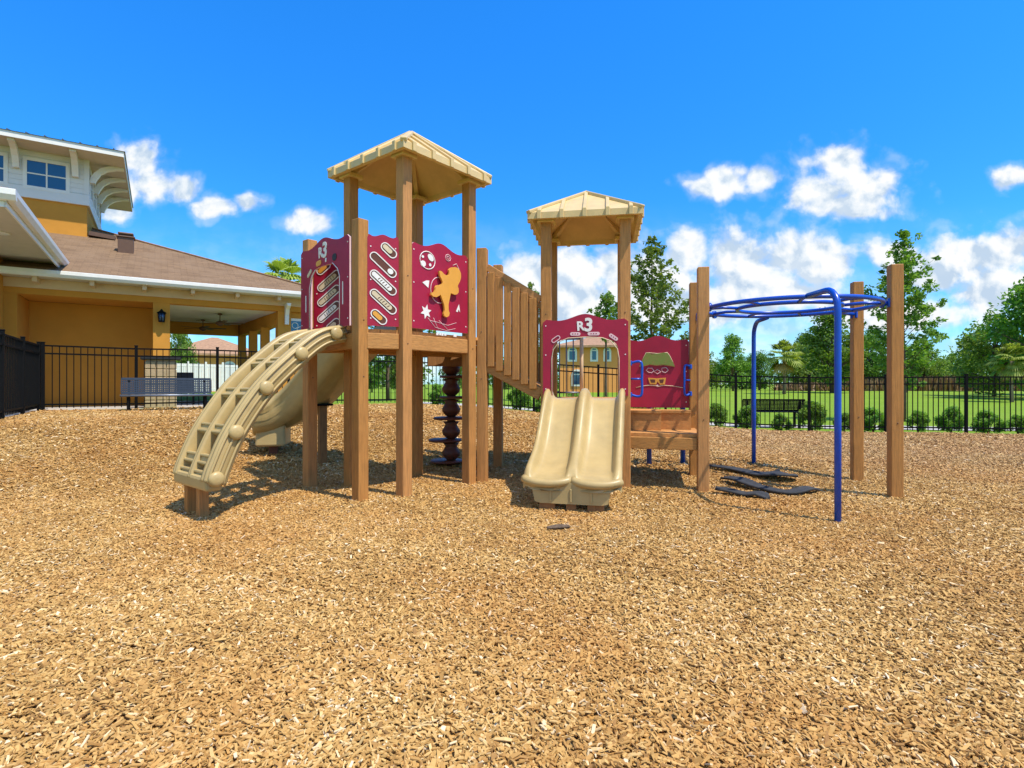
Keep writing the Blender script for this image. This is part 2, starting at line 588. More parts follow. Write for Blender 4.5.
    def sweep(self, path, prof, closed_prof=True, mi=0, smooth=True):
        """path: list of (point, across, up); prof: function i-> list of (a,b)"""
        rows = []
        for i, (p, ac, up) in enumerate(path):
            pr = prof(i) if callable(prof) else prof
            rows.append([self.bm.verts.new(Vector(p) + Vector(ac) * a + Vector(up) * b) for a, b in pr])
        k = len(rows[0])
        for A, B in zip(rows, rows[1:]):
            for j in range(k if closed_prof else k - 1):
                f = self.bm.faces.new((A[j], A[(j + 1) % k], B[(j + 1) % k], B[j]))
                f.smooth = smooth
                f.material_index = mi
        for q in (rows[0][::-1], rows[-1]):
            self.bm.faces.new(q).material_index = mi

    def build(self, name, mats, parent=None, root=None, recalc=True):
        """root: world position of the thing's base; vertices are stored relative to it"""
        if recalc:
            bmesh.ops.recalc_face_normals(self.bm, faces=self.bm.faces)
        if root is not None:
            bmesh.ops.translate(self.bm, vec=-Vector(root), verts=self.bm.verts)
        me = bpy.data.meshes.new(name)
        self.bm.to_mesh(me)
        self.bm.free()
        for m_ in (mats if isinstance(mats, (list, tuple)) else [mats]):
            me.materials.append(m_)
        return link(name, me, parent)


def link(name, data, parent=None, loc=None):
    o = bpy.data.objects.new(name, data)
    COL.objects.link(o)
    if parent is not None:
        o.parent = parent
    if loc is not None:
        o.location = loc
    return o


def tag(o, label=None, cat=None, group=None, kind=None):
    if label:
        o['label'] = label
    if cat:
        o['category'] = cat
    if group:
        o['group'] = group
    if kind:
        o['kind'] = kind
    return o


def thing(name, loc, label, cat, group=None, rz=0.0):
    o = link(name, None, None, loc)
    o.rotation_euler = (0, 0, rz)
    return tag(o, label, cat, group)


def copy_tree(o, parent=None):
    c = o.copy()
    COL.objects.link(c)
    if parent is not None:
        c.parent = parent
    for ch in list(o.children):
        copy_tree(ch, c)
    return c


def np_mesh(name, verts, faces, mats, smooth=False):
    me = bpy.data.meshes.new(name)
    faces = np.asarray(faces, dtype=np.int32)
    verts = np.asarray(verts, dtype=np.float32)
    nf, k = faces.shape
    me.vertices.add(len(verts))
    me.vertices.foreach_set('co', verts.ravel())
    me.loops.add(nf * k)
    me.loops.foreach_set('vertex_index', faces.ravel())
    me.polygons.add(nf)
    me.polygons.foreach_set('loop_start', np.arange(0, nf * k, k, dtype=np.int32))
    me.polygons.foreach_set('loop_total', np.full(nf, k, dtype=np.int32))
    me.polygons.foreach_set('use_smooth', np.full(nf, smooth, dtype=bool))
    me.update(calc_edges=True)
    for m_ in mats:
        me.materials.append(m_)
    return me


_fonts = {}


def text_mesh(body, size, depth, bold=0.0):
    cu = bpy.data.curves.new('lettering', 'FONT')
    cu.body = body
    cu.size = size
    cu.extrude = depth
    cu.offset = bold
    cu.align_x = 'CENTER'
    cu.align_y = 'CENTER'
    o = bpy.data.objects.new('lettering', cu)
    COL.objects.link(o)
    dg = bpy.context.evaluated_depsgraph_get()
    me = bpy.data.meshes.new_from_object(o.evaluated_get(dg))
    bpy.data.objects.remove(o)
    bpy.data.curves.remove(cu)
    return me


def sst(x, a, b):
    t = np.clip((np.asarray(x, dtype=float) - a) / (b - a), 0, 1)
    return t * t * (3 - 2 * t)


def ground(X, Y):
    X = np.asarray(X, dtype=float)
    Y = np.asarray(Y, dtype=float)
    back = (Y - 7.0) / 5.5 + np.maximum(0, -X - 3) / 6.0
    rise = .66 * (1 - sst(X, -4, 8)) * sst(back, 0, 1)
    z = rise + (.45 - rise) * sst(Y, 22, 65)
    z = z + .12 * np.exp(-((X - 3.5) ** 2 + (Y - 8.3) ** 2) / 1.2)
    z = z - .02 * np.exp(-((X - .62) ** 2 + (Y - 4.95) ** 2) / .22) - .035 * np.exp(-((X + 3.9) ** 2 + (Y - 8.0) ** 2) / .3) - .03 * np.exp(-((X - 2.9) ** 2 + (Y - 6.6) ** 2) / .6)
    z = z + .012 * np.sin(X * 1.7 + .6 * Y) * np.sin(Y * 1.3 - .4 * X) * sst(Y, -50, 1) * (1 - sst(Y, 15, 22))
    return z


def gz(x, y):
    return float(ground(x, y))


def at(px, py, Y):
    return Vector(((px - 512) / F_PX * Y, Y, CAM_Z + (384 - py) / F_PX * Y))


# ================================================================== THE SETTING
A_ = Vector((.842, .540)).normalized()          # along the clubhouse front and the fence before it
B_ = Vector((-A_.y, A_.x))                      # away from the playground
C0 = Vector((-10.24, 11.9))                      # left fence corner
D_ = Vector((.984, -.177)).normalized()         # along the rear fence
E0 = Vector((-3.04, 16.43))                     # corner of the two rear fences


def make_ground():
    xs = np.concatenate([np.linspace(-900, -60, 15)[:-1], np.linspace(-60, -16, 12)[:-1], np.linspace(-16, 20, 73), np.linspace(20, 70, 12)[1:], np.linspace(70, 900, 15)[1:]])
    ys = np.concatenate([np.linspace(-300, -10, 10)[:-1], np.linspace(-10, 24, 69), np.linspace(24, 80, 20)[1:], np.linspace(80, 1800, 20)[1:]])
    X, Y = np.meshgrid(xs, ys)
    Z = ground(X, Y) - .05
    nx, ny = len(xs), len(ys)
    v = np.stack([X.ravel(), Y.ravel(), Z.ravel()], 1)
    i = np.arange((nx - 1) * (ny - 1))
    r, c = i // (nx - 1), i % (nx - 1)
    f = np.stack([r * nx + c, r * nx + c + 1, (r + 1) * nx + c + 1, (r + 1) * nx + c], 1)
    o = link('lawn', np_mesh('lawn', v, f, [M['lawn']], True))
    tag(o, 'green mown lawn stretching back to the trees', None, None, 'structure')

    xs = np.arange(-14, 18.01, .12)
    ys = np.arange(-3, 17.6, .12)
    X, Y = np.meshgrid(xs, ys)
    Z = ground(X, Y)
    nx, ny = len(xs), len(ys)
    v = np.stack([X.ravel(), Y.ravel(), Z.ravel()], 1)
    i = np.arange((nx - 1) * (ny - 1))
    r, c = i // (nx - 1), i % (nx - 1)
    f = np.stack([r * nx + c, r * nx + c + 1, (r + 1) * nx + c + 1, (r + 1) * nx + c], 1)
    me = np_mesh('mulch_ground', v, f, [M['mulch']], True)
    bm = bmesh.new()
    bm.from_mesh(me)
    for p, n in ((C0 + B_ * .12, B_), (E0 + Vector((-D_.y, D_.x)) * .12, Vector((-D_.y, D_.x))), (C0 - A_ * .12, -A_)):
        bmesh.ops.bisect_plane(bm, geom=bm.verts[:] + bm.edges[:] + bm.faces[:], plane_co=(p.x, p.y, 0), plane_no=(n.x, n.y, 0), clear_outer=True)
    bm.to_mesh(me)
    bm.free()
    o = link('mulch_ground', me)
    tag(o, 'bed of tan wood chip mulch under the play structure', None, None, 'structure')

    # pale concrete path behind the rear fence
    N = Vector((-D_.y, D_.x))
    m = MB()
    prev = None
    rows = []
    for k in range(60):
        t = -1 + k * .75
        row = []
        for w in (1.6, 3.0):
            q = E0 + D_ * t + N * w
            row.append(m.bm.verts.new((q.x, q.y, gz(q.x, q.y) - .03)))
        rows.append(row)
    for a, b in zip(rows, rows[1:]):
        m.bm.faces.new((a[0], b[0], b[1], a[1]))
    o = m.build('path', M['concrete'])
    tag(o, 'pale concrete path behind the rear fence', None, None, 'structure')


make_ground()


def inside(X, Y, pad=0.0):
    ok = (X - C0.x) * B_.x + (Y - C0.y) * B_.y < -pad
    ok &= (X - E0.x) * (-D_.y) + (Y - E0.y) * D_.x < -pad
    ok &= (X - C0.x) * (-A_.x) + (Y - C0.y) * (-A_.y) < -pad
    return ok


def make_chips():
    def pts(y0, y1, dens, side):
        # frustum-shaped patch plus a margin for a step to the side
        w = .95 * y1 + side
        n = int((y1 - y0) * 2 * w * dens)
        Y = RNG.uniform(y0, y1, n)
        X = RNG.uniform(-w, w, n)
        k = (np.abs(X) < .95 * Y + side) & inside(X, Y, .05)
        return X[k], Y[k]
    P_ = []
    for y0, y1, dens, side, sc in ((.7, 3.2, 7600, 2.9, .95), (3.2, 5.2, 5600, 2.9, 1.0), (5.2, 7.6, 3300, 2.9, 1.12), (7.6, 10.5, 1500, 2.6, 1.4), (10.5, 16.6, 420, 2.4, 1.9)):
        X, Y = pts(y0, y1, dens, side)
        out_ = np.abs(X) > .95 * Y + .5
        k = ~out_ | (RNG.random(len(X)) < .5)
        X, Y, out_ = X[k], Y[k], out_[k]
        P_.append((X, Y, np.where(out_, sc * 1.35, sc)))
    X = np.concatenate([p[0] for p in P_])
    Y = np.concatenate([p[1] for p in P_])
    sc = np.concatenate([p[2] for p in P_])
    n = len(X)
    L = RNG.lognormal(math.log(.0295), .46, n).clip(.008, .085) * sc
    W = (RNG.lognormal(math.log(.0092), .42, n).clip(.0025, .022) * sc)
    T = RNG.uniform(.0025, .006, n) * np.minimum(sc, 1.3)
    yaw = RNG.uniform(0, 2 * np.pi, n)
    pit = RNG.normal(0, .27, n)
    rol = RNG.normal(0, .29, n)
    bend = RNG.normal(0, .14, n) * L
    tw = RNG.uniform(.45, 1.0, (n, 2))
    skew = RNG.normal(0, .25, n) * W
    Z = ground(X, Y) + RNG.uniform(.002, .019, n) * np.minimum(sc, 1.4)
    # template: 6 top verts, 6 bottom
    tx = np.array([-.5, -.5, 0, 0, .5, .5])
    ty = np.array([-.5, .5, -.5, .5, -.5, .5])
    lx = L[:, None] * tx[None]
    wid = np.stack([tw[:, 0], tw[:, 0], np.ones(n), np.ones(n), tw[:, 1], tw[:, 1]], 1)
    ly = W[:, None] * ty[None] * wid + skew[:, None] * np.array([0, 0, 1, 1, 0, 0])[None]
    lz = bend[:, None] * np.array([-.5, -.5, .5, .5, -.5, -.5])[None]
    top = np.stack([lx, ly, lz + T[:, None] / 2], 2)
    bot = np.stack([lx, ly, lz - T[:, None] / 2], 2)
    v = np.concatenate([top, bot], 1)          # n,12,3
    cp, sp_ = np.cos(pit)[:, None], np.sin(pit)[:, None]
    cr, sr = np.cos(rol)[:, None], np.sin(rol)[:, None]
    cy, sy = np.cos(yaw)[:, None], np.sin(yaw)[:, None]
    x, y, z = v[..., 0], v[..., 1], v[..., 2]
    y, z = y * cr - z * sr, y * sr + z * cr
    x, z = x * cp - z * sp_, x * sp_ + z * cp
    x, y = x * cy - y * sy, x * sy + y * cy
    v = np.stack([x + X[:, None], y + Y[:, None], z + Z[:, None]], 2).reshape(-1, 3)
    q = np.array([[0, 2, 3, 1], [2, 4, 5, 3], [0, 6, 8, 2], [2, 8, 10, 4], [1, 3, 9, 7], [3, 5, 11, 9], [0, 1, 7, 6], [4, 10, 11, 5]])
    f = (q[None] + (np.arange(n) * 12)[:, None, None]).reshape(-1, 4)
    me = np_mesh('mulch_chips', v, f, [M['chips']])
    patch = .09 * np.sin(X * 2.1 + 1.3 * np.sin(Y * 1.7)) * np.sin(Y * 2.6 + 1.1 * np.sin(X * 1.3)) + .05 * np.sin(X * 7.3 + Y * 3.1) * np.sin(Y * 6.1 - X * 2.2)
    tone = np.clip(RNG.normal(.43, .21, n) + patch, 0, 1)
    tone = np.where(RNG.random(n) < .05, RNG.uniform(.85, 1, n), tone)
    att = me.attributes.new('tone', 'FLOAT', 'POINT')
    att.data.foreach_set('value', np.repeat(tone, 12).astype(np.float32))
    o = link('mulch_chips', me)
    tag(o, 'loose tan wood chips covering the playground', None, None, 'stuff')
    print('chips', n)


make_chips()

# ================================================================== FENCES
FH = 1.45


def fence(p0, p1, label, bay=1.85, extra_post=True):
    p0, p1 = Vector(p0), Vector(p1)
    d = p1 - p0
    L = d.length
    d.normalize()
    nb = max(1, round(L / bay))
    bw = L / nb
    base = (p0.x, p0.y, gz(p0.x, p0.y))
    root = thing('fence', base, label, 'fence')
    ang = math.atan2(d.y, d.x)
    for i in range(nb + 1):
        q = p0 + d * (i * bw)
        z = gz(q.x, q.y)
        m = MB()
        m.box((q.x, q.y, z + FH / 2 - .05), (.062, .062, FH + .16), ang, bev=.004)
        m.box((q.x, q.y, z + FH + .04), (.075, .075, .022), ang, bev=.006)
        m.build('post', M['fence'], root, base)
    for i in range(nb):
        a = p0 + d * (i * bw + .033)
        b = p0 + d * ((i + 1) * bw - .033)
        za, zb = gz(a.x, a.y), gz(b.x, b.y)
        m = MB()
        for h in (FH - .03, FH - .2, .14):
            m.beam((a.x, a.y, za + h), (b.x, b.y, zb + h), .028, .034)
        k = int(round(bw / .125))
        for j in range(1, k):
            q = a + (b - a) * (j / k)
            z = za + (zb - za) * (j / k)
            m.box((q.x, q.y, z + .05 + (FH - .06) / 2), (.017, .017, FH - .08), ang)
        m.build('picket_panel', M['fence'], root, base)
    return root


fl0 = C0 - B_ * 6.6
fence(fl0, C0, 'black metal picket fence running towards the camera at the left edge, beside the clubhouse porch')
fence(C0 + A_ * .07, E0 - A_ * .07, 'black metal picket fence in front of the ochre clubhouse, behind the slate blue bench')
fence(E0 + D_ * .07, E0 + D_ * 22, 'long black metal picket fence along the green lawn behind the play structure')


# ================================================================== CLUBHOUSE
W0 = Vector((-11.9, 13.3)) + B_ * .5


def bp(u, v, z):
    q = W0 + A_ * u + B_ * v
    return Vector((q.x, q.y, z))


def ub(px, v):
    s = (px - 512) / F_PX
    ox, oy = W0.x + B_.x * v, W0.y + B_.y * v
    return (s * oy - ox) / (A_.x - s * A_.y)


BASE = bp(0, 0, .62)
AX, AY, AZ = Vector((A_.x, A_.y, 0)), Vector((B_.x, B_.y, 0)), Vector((0, 0, 1))
ANG = math.atan2(A_.y, A_.x)
club = thing('clubhouse', BASE, 'ochre stucco clubhouse with brown shingle roof, white clerestory and open pavilion, behind the left fence', 'building')


def bbox(m, u0, u1, v0, v1, z0, z1, mi=0, bev=0.0):
    m.box(bp((u0 + u1) / 2, (v0 + v1) / 2, (z0 + z1) / 2), (abs(u1 - u0), abs(v1 - v0), abs(z1 - z0)), ANG, mi, bev)


def make_club():
    ZF, ZH, ZT = .62, 3.50, 3.88       # floor, head of openings, wall top
    uL = -9.0
    u_r0, u_r1 = ub(17, 0), ub(153, 0)          # recess
    u_c1 = ub(170, 0)                            # column right edge
    u_k0, u_k1 = ub(278, 0), ub(291, 0)
    u_end = u_k1 + .75
    m = MB()
    bbox(m, uL, u_r0, 0, .3, ZF - .4, ZH)
    bbox(m, u_r0, u_r1, 1.5, 1.7, ZF - .4, ZH)      # back of recess
    bbox(m, u_r0 - .2, u_r0 - .003, .303, 1.7, ZF - .4, ZH)
    bbox(m, u_r0, u_r1, .303, 1.497, ZH + .006, ZH + .06)
    bbox(m, u_r1, u_c1, 0, .45, ZF - .4, ZH)        # lantern column
    bbox(m, u_r1 + .003, u_r1 + .25, .453, 5.4, ZF - .4, ZH)   # wall between recess and pavilion
    bbox(m, u_k0, u_k1, 0, .45, ZF - .4, ZH)        # corner column
    bbox(m, uL, u_end, 0, .3, ZH + .003, ZT)        # header band
    # side wall of pavilion with openings
    for v_, px in ((1.5, 265), (3.1, 253), (5.25, 242)):
        uu = ub(px, v_)
        bbox(m, uu - .13, uu + .13, v_ - .13, v_ + .13, ZF - .4, ZH - .40)
    uf = ub(242, 5.25)
    pa, pb = bp(u_k0 + .12, .46, ZH - .2), bp(uf, 5.38, ZH - .2)
    m.beam(pa, pb, .26, .396)
    # rear header of pavilion
    bbox(m, u_r1 + .26, uf - .14, 5.1, 5.4, ZH - .42, ZH)
    # right wing wall
    bbox(m, u_k1 + .003, u_end, .1, .3, ZF - .4, ZH)
    # back mass
    bbox(m, uL, u_r1 - .01, 8.8, 9.0, ZF - .4, ZT)
    bbox(m, uL - .2, uL - .003, 0, 9, ZF - .4, ZT)
    m.build('wall', M['stucco'], club, BASE)
    m = MB()
    bbox(m, uL, u_end, -.95, 5.6, ZF - .35, ZF)
    bbox(m, uL - 3, (C0 - W0).dot(A_) - .15, -9, -.253, ZF - .35, ZF + .03)
    m.build('floor_slab', M['concrete'], club, BASE)
    m = MB()
    bbox(m, u_r1 + .26, u_k1 - .21, .303, 5.09, ZH + .006, ZH + .06)
    m.build('ceiling', M['trim'], club, BASE)
    # frieze boards + soffit + gutter
    m = MB()
    bbox(m, uL, u_end + .35, -.04, -.002, ZT - .22, ZT + .02)
    for k in range(14):
        u = u_r0 + .4 + k * 1.12
        if u < u_end:
            bbox(m, u - .05, u + .05, -.50, -.042, ZT - .12, ZT + .018, bev=.01)
    m.build('frieze', M['cream_trim'], club, BASE)
    m = MB()
    bbox(m, uL, u_end + .4, -.55, .0, ZT + .023, ZT + .045)
    m.build('soffit', M['soffit'], club, BASE)
    m = MB()
    prof = [(-.55, ZT - .0), (-.61, ZT + .01), (-.65, ZT + .08), (-.65, ZT + .16), (-.635, ZT + .17), (-.55, ZT + .17)]
    m.sweep([(bp(uu, 0, 0), AY, AZ) for uu in (u_r0 - .35, u_end + .5)], prof, smooth=False)
    m.build('gutter', M['trim'], club, BASE)
    # corner bracket
    m = MB()
    ub_ = (u_k0 + u_k1) / 2 + .05
    pts = [(0, 0), (-.42, .0), (-.42, -.08), (-.22, -.16), (-.12, -.34), (-.10, -.62), (0, -.62)]
    m.prism(pts, bp(ub_ - .05, -.004, ZT - .172), AY, AZ, 0, .11)
    m.build('bracket', M['trim'], club, BASE)
    # right wing window with scroll grille
    m = MB()
    wu = ub(297, .1)
    bbox(m, wu - .3, wu + .3, .06, .098, 2.6, 3.3)
    w = m.build('window', M['trim'], club, BASE)
    m = MB()
    bbox(m, wu - .22, wu + .22, .05, .058, 2.68, 3.22)
    m.build('pane', M['glass'], w, BASE)
    m = MB()
    for cx, cz, r in ((-.09, 2.82, .09), (.09, 2.95, .1), (-.07, 3.08, .09)):
        m.tube([bp(wu + cx + r * math.cos(a), .04, cz + r * math.sin(a)) for a in np.linspace(0, 2 * math.pi, 14)[:-1]], .011, 6, closed=True)
    m.build('scroll_grille', M['trim'], w, BASE)

    # main roof: eave at v=-.6, hip end on the right
    pitch = .395
    ev, ez = -.63, ZT + .175
    vr = 7.5                                   # ridge
    zr = ez + (vr - ev) * pitch
    ue = u_end + .62
    hip = (vr - ev)
    bm = bmesh.new()
    uvl = bm.loops.layers.uv.new('UVMap')

    def face(pts, uvs):
        f = bm.faces.new([bm.verts.new(p) for p in pts])
        for lp, q in zip(f.loops, uvs):
            lp[uvl].uv = q
    uu0 = uL - .4
    sl = math.sqrt(1 + pitch ** 2)
    face([bp(uu0, ev, ez), bp(ue, ev, ez), bp(ue - hip, vr, zr), bp(uu0, vr, zr)],
         [(uu0, 0), (ue, 0), (ue - hip, hip * sl), (uu0, hip * sl)])
    face([bp(ue, ev, ez), bp(ue, 2 * vr - ev, ez), bp(ue - hip, vr, zr)], [(0, 0), (2 * hip, 0), (hip, hip * sl)])
    face([bp(ue, 2 * vr - ev, ez), bp(uu0, 2 * vr - ev, ez), bp(uu0, vr, zr), bp(ue - hip, vr, zr)],
         [(ue, 0), (uu0, 0), (uu0, hip * sl), (ue - hip, hip * sl)])
    # underside
    face([bp(uu0, ev, ez - .03), bp(uu0, 2 * vr - ev, ez - .03), bp(ue, 2 * vr - ev, ez - .03), bp(ue, ev, ez - .03)], [(0, 0)] * 4)
    face([bp(uu0, ev, ez - .03), bp(ue, ev, ez - .03), bp(ue, ev, ez), bp(uu0, ev, ez)], [(0, 0)] * 4)
    face([bp(ue, ev, ez - .03), bp(ue, 2 * vr - ev, ez - .03), bp(ue, 2 * vr - ev, ez), bp(ue, ev, ez)], [(0, 0)] * 4)
    bmesh.ops.translate(bm, vec=-BASE, verts=bm.verts)
    me = bpy.data.meshes.new('roof')
    bm.to_mesh(me)
    bm.free()
    me.materials.append(M['shingle'])
    roof = link('roof', me, club)
    # hip cap
    m = MB()
    m.beam(bp(ue, ev, ez + .0), bp(ue - hip, vr, zr + .0), .26, .05, bev=.015)
    m.build('hip_cap', M['house_roof'], roof, BASE)
    # box vent on the roof
    rz_ = lambda v: ez + (v - ev) * pitch
    vv = 2.6
    vu = ub(126, vv)
    z0 = rz_(vv)
    m = MB()
    bbox(m, vu - .2, vu + .2, vv - .2, vv + .2, z0 - .25, z0 + .40, bev=.01)
    bbox(m, vu - .24, vu + .24, vv - .24, vv + .24, z0 + .403, z0 + .44, bev=.01)
    bbox(m, vu - .14, vu + .14, vv - .14, vv + .14, z0 + .442, z0 + .49)
    bbox(m, vu - .2, vu + .2, vv - .2, vv + .2, z0 + .492, z0 + .56, bev=.03)
    m.build('roof_vent', M['brown_metal'], roof, BASE)
    # clerestory
    cv = 4.35
    cu = ub(87, cv)
    zb = rz_(cv)
    ctop = zb + 2.50
    cl_u0 = cu - 9.0
    cl_v1 = cv + 4.6
    m = MB()
    bbox(m, cl_u0, cu, cv, cl_v1, zb - 1.0, zb + 1.06)
    clere = m.build('clerestory', M['stucco'], club, BASE)
    m = MB()
    bbox(m, cl_u0, cu + .03, cv - .03, cl_v1 + .03, zb + 1.063, ctop)
    # lap boards
    for k in range(7):
        z = zb + 1.37 + k * .155
        bbox(m, cl_u0, cu + .045, cv - .044, cv - .0305, z, z + .150)
        bbox(m, cu + .0305, cu + .044, cv - .03, cl_v1, z, z + .150)
    bbox(m, cl_u0, cu + .07, cv - .07, cl_v1 + .05, zb + 1.0, zb + 1.35, bev=.015)
    bbox(m, cu - .08, cu + .06, cv - .06, cv + .08, zb + 1.353, ctop)
    m.build('siding', M['siding'], clere, BASE)
    # windows, front and side
    wins = []
    for px in (47, -17, -81):
        wins.append((ub(px, cv), 'f'))
    for k in range(4):
        wins.append((cv + .65 + k * 1.05, 's'))
    for w_, side in wins:
        m = MB()
        g = MB()
        z0w, z1w = zb + 1.38, zb + 2.16
        hw = .47 if side == 'f' else .3

        def q(mm, a0, a1, d0, d1, z0_, z1_):
            if side == 'f':
                bbox(mm, a0, a1, cv - d1, cv - d0, z0_, z1_)
            else:
                bbox(mm, cu + d0, cu + d1, a0, a1, z0_, z1_)
        for a0, a1 in ((-hw - .1, -hw), (hw, hw + .1)):
            q(m, w_ + a0, w_ + a1, .046, .075, z0w - .1, z1w + .1)
        for z0_, z1_ in ((z0w - .1, z0w), (z1w, z1w + .1)):
            q(m, w_ - hw, w_ + hw, .046, .075, z0_, z1_)
        q(m, w_ - .02, w_ + .02, .052, .062, z0w, z1w)
        q(m, w_ - hw, w_ + hw, .0525, .0605, (z0w + z1w) / 2 - .02, (z0w + z1w) / 2 + .02)
        q(g, w_ - hw, w_ + hw, .046, .051, z0w, z1w)
        m.build('window_frame', M['trim'], clere, BASE)
        g.build('window_pane', M['glass'], clere, BASE)
    # clerestory roof with deep eaves
    ov = 1.0
    e0 = ctop + .0
    m = MB()
    bbox(m, cl_u0 - ov, cu + ov, cv - ov, cl_v1 + ov, e0 - .02, e0 + .03)
    m.build('clerestory_soffit', M['soffit'], clere, BASE)
    m = MB()
    for v_ in (cv - ov - .012, cl_v1 + ov + .012):
        bbox(m, cl_u0 - ov, cu + ov + .02, v_ - .012, v_ + .012, e0 - .04, e0 + .13)
    bbox(m, cu + ov + .003, cu + ov + .027, cv - ov, cl_v1 + ov, e0 - .04, e0 + .13)
    m.build('fascia', M['trim'], clere, BASE)
    # hipped standing seam metal roof
    m = MB()
    h0 = e0 + .135
    half = (cl_v1 - cv) / 2 + ov + .06
    vm = (cv + cl_v1) / 2
    zr2 = h0 + half * .27
    u1 = cu + ov + .06
    u0 = cl_u0 - ov
    vs = [bp(u0, vm - half, h0), bp(u1, vm - half, h0), bp(u1, vm + half, h0), bp(u0, vm + half, h0), bp(u1 - half, vm, zr2), bp(u0, vm, zr2)]
    m._new(vs, [(0, 1, 4, 5), (1, 2, 4), (2, 3, 5, 4), (0, 3, 2, 1), (0, 5, 3)])
    for k in range(26):
        uu = u1 - .3 - k * .42
        top = min(half, u1 - uu)
        if uu < u0:
            break
        m.beam(bp(uu, vm - half, h0 + .015), bp(uu, vm - half + top, h0 + top * .27 + .015), .03, .05)
    m.build('metal_roof', M['metal_grey'], clere, BASE)
    # curved brackets under the eaves
    curve = [(.93, 0), (.93, -.07), (.72, -.10), (.48, -.19), (.30, -.34), (.19, -.54), (.15, -.66), (0, -.66), (.03, -.5), (.13, -.31), (.3, -.13), (.5, -.03), (.62, 0)]
    for px in (17, 76):
        uu = ub(px, cv)
        m = MB()
        m.prism([(a * .9, b * .95) for a, b in curve], bp(uu - .08, cv - .047, e0 - .024), -AY, AZ, -.16, 0)
        m.build('eave_bracket', M['trim'], clere, BASE)
    for k in range(4):
        m = MB()
        m.prism(curve, bp(cu + .046, cv + .12 + k * 1.2, e0 - .024), AX, AZ, -.16, 0)
        m.build('eave_bracket', M['trim'], clere, BASE)
    m = MB()
    m.beam(bp(cu + .05, cv + .1, zb + .12), bp(cu + .75, cv + .1, zb + .06), .4, .13)
    m.build('flashing', M['brown_metal'], clere, BASE)

    # entrance porch on the left: its eave runs towards the camera
    zp = 4.33
    uc = ub(59, -.6)
    vfar, vnear = 1.2, -6.0
    m = MB()
    bbox(m, uL, uc, vnear, vfar, zp - .02, zp + .02)
    m.build('porch_soffit', M['soffit'], club, BASE)
    m = MB()
    gp = [(-.03, -.06), (.0, -.06), (.05, -.05), (.10, .03), (.10, .12), (.085, .13), (-.03, .13)]
    m.sweep([(bp(uc, vnear, zp), AX, AZ), (bp(uc, vfar, zp), AX, AZ)], gp, smooth=False)
    m.sweep([(bp(uc + .1, vnear, zp), -AY, AZ), (bp(uL, vnear, zp), -AY, AZ)], gp, smooth=False)
    bbox(m, uL, uc - .04, vnear + .035, vnear + .06, zp - .16, zp - .022)
    bbox(m, uc - .065, uc - .035, vnear + .035, vfar, zp - .16, zp - .022)
    m.build('porch_gutter', M['trim'], club, BASE)
    bm = bmesh.new()
    uvl = bm.loops.layers.uv.new('UVMap')
    um = (uL + uc) / 2
    hw = uc - um
    zz = zp + .14
    for pts, uvs in (([bp(uc + .06, vnear - .06, zz), bp(uc + .06, 6, zz), bp(um, 6, zz + hw * .3), bp(um, vnear + hw, zz + hw * .3)], [(0, 0), (12, 0), (12, 5), (5, 5)]),
                     ([bp(uL, vnear - .06, zz), bp(uc + .06, vnear - .06, zz), bp(um, vnear + hw, zz + hw * .3)], [(0, 0), (10, 0), (5, 5)]),
                     ([bp(uL, 6, zz), bp(uL, vnear - .06, zz), bp(um, vnear + hw, zz + hw * .3), bp(um, 6, zz + hw * .3)], [(0, 0), (12, 0), (7, 5), (0, 5)])):
        f = bm.faces.new([bm.verts.new(p - BASE) for p in pts])
        for lp, q_ in zip(f.loops, uvs):
            lp[uvl].uv = q_
    me = bpy.data.meshes.new('porch_roof')
    bm.to_mesh(me)
    bm.free()
    me.materials.append(M['shingle'])
    link('porch_roof', me, club)
    m = MB()
    cu2 = ub(2, -.3)
    bbox(m, cu2 - 1.6, u_r0 - .25, -.6, -.003, ZF - .4, zp - .03)
    m.build('porch_wall', M['stucco'], club, BASE)
    m = MB()
    lp = bp(ub(2, -3.2), -3.2, zp - .02)
    m.lathe([(.13, -.001), (.13, -.02), (.1, -.03), (.09, -.015)], lp, 20)
    m.build('soffit_light', M['trim'], club, BASE)
    return dict(u_r0=u_r0, u_r1=u_r1, u_c1=u_c1, u_k0=u_k0, u_k1=u_k1, ZF=ZF, ZH=ZH)


CB = make_club()


def lantern():
    u = (CB['u_r1'] + CB['u_c1']) / 2
    p = bp(u, -.13, 3.02)
    r = thing('wall_lantern', p, 'black wall lantern on the column between the recess and the pavilion', 'lantern')
    m = MB()
    m.box(bp(u, -.02, 3.12), (.1, .035, .26), ANG, bev=.006)
    m.tube([bp(u, -.03, 3.2), bp(u, -.1, 3.3), bp(u, -.13, 3.26)], .012, 6)
    m.build('wall_plate', M['fence'], r, p)
    m = MB()
    m.lathe([(.01, .3), (.05, .24), (.11, .2), (.115, .18), (.02, .175)], p, 12)
    m.lathe([(.075, -.06), (.08, -.04), (.02, -.03)], p, 12)
    for k in range(6):
        a = k * math.pi / 3
        m.tube([p + Vector((.072 * math.cos(a), .072 * math.sin(a), -.05)), p + Vector((.1 * math.cos(a), .1 * math.sin(a), .18))], .008, 5)
    m.build('cage', M['fence'], r, p)
    m = MB()
    m.lathe([(.06, -.04), (.085, .17)], p, 12)
    m.build('glass', M['glass'], r, p)


lantern()


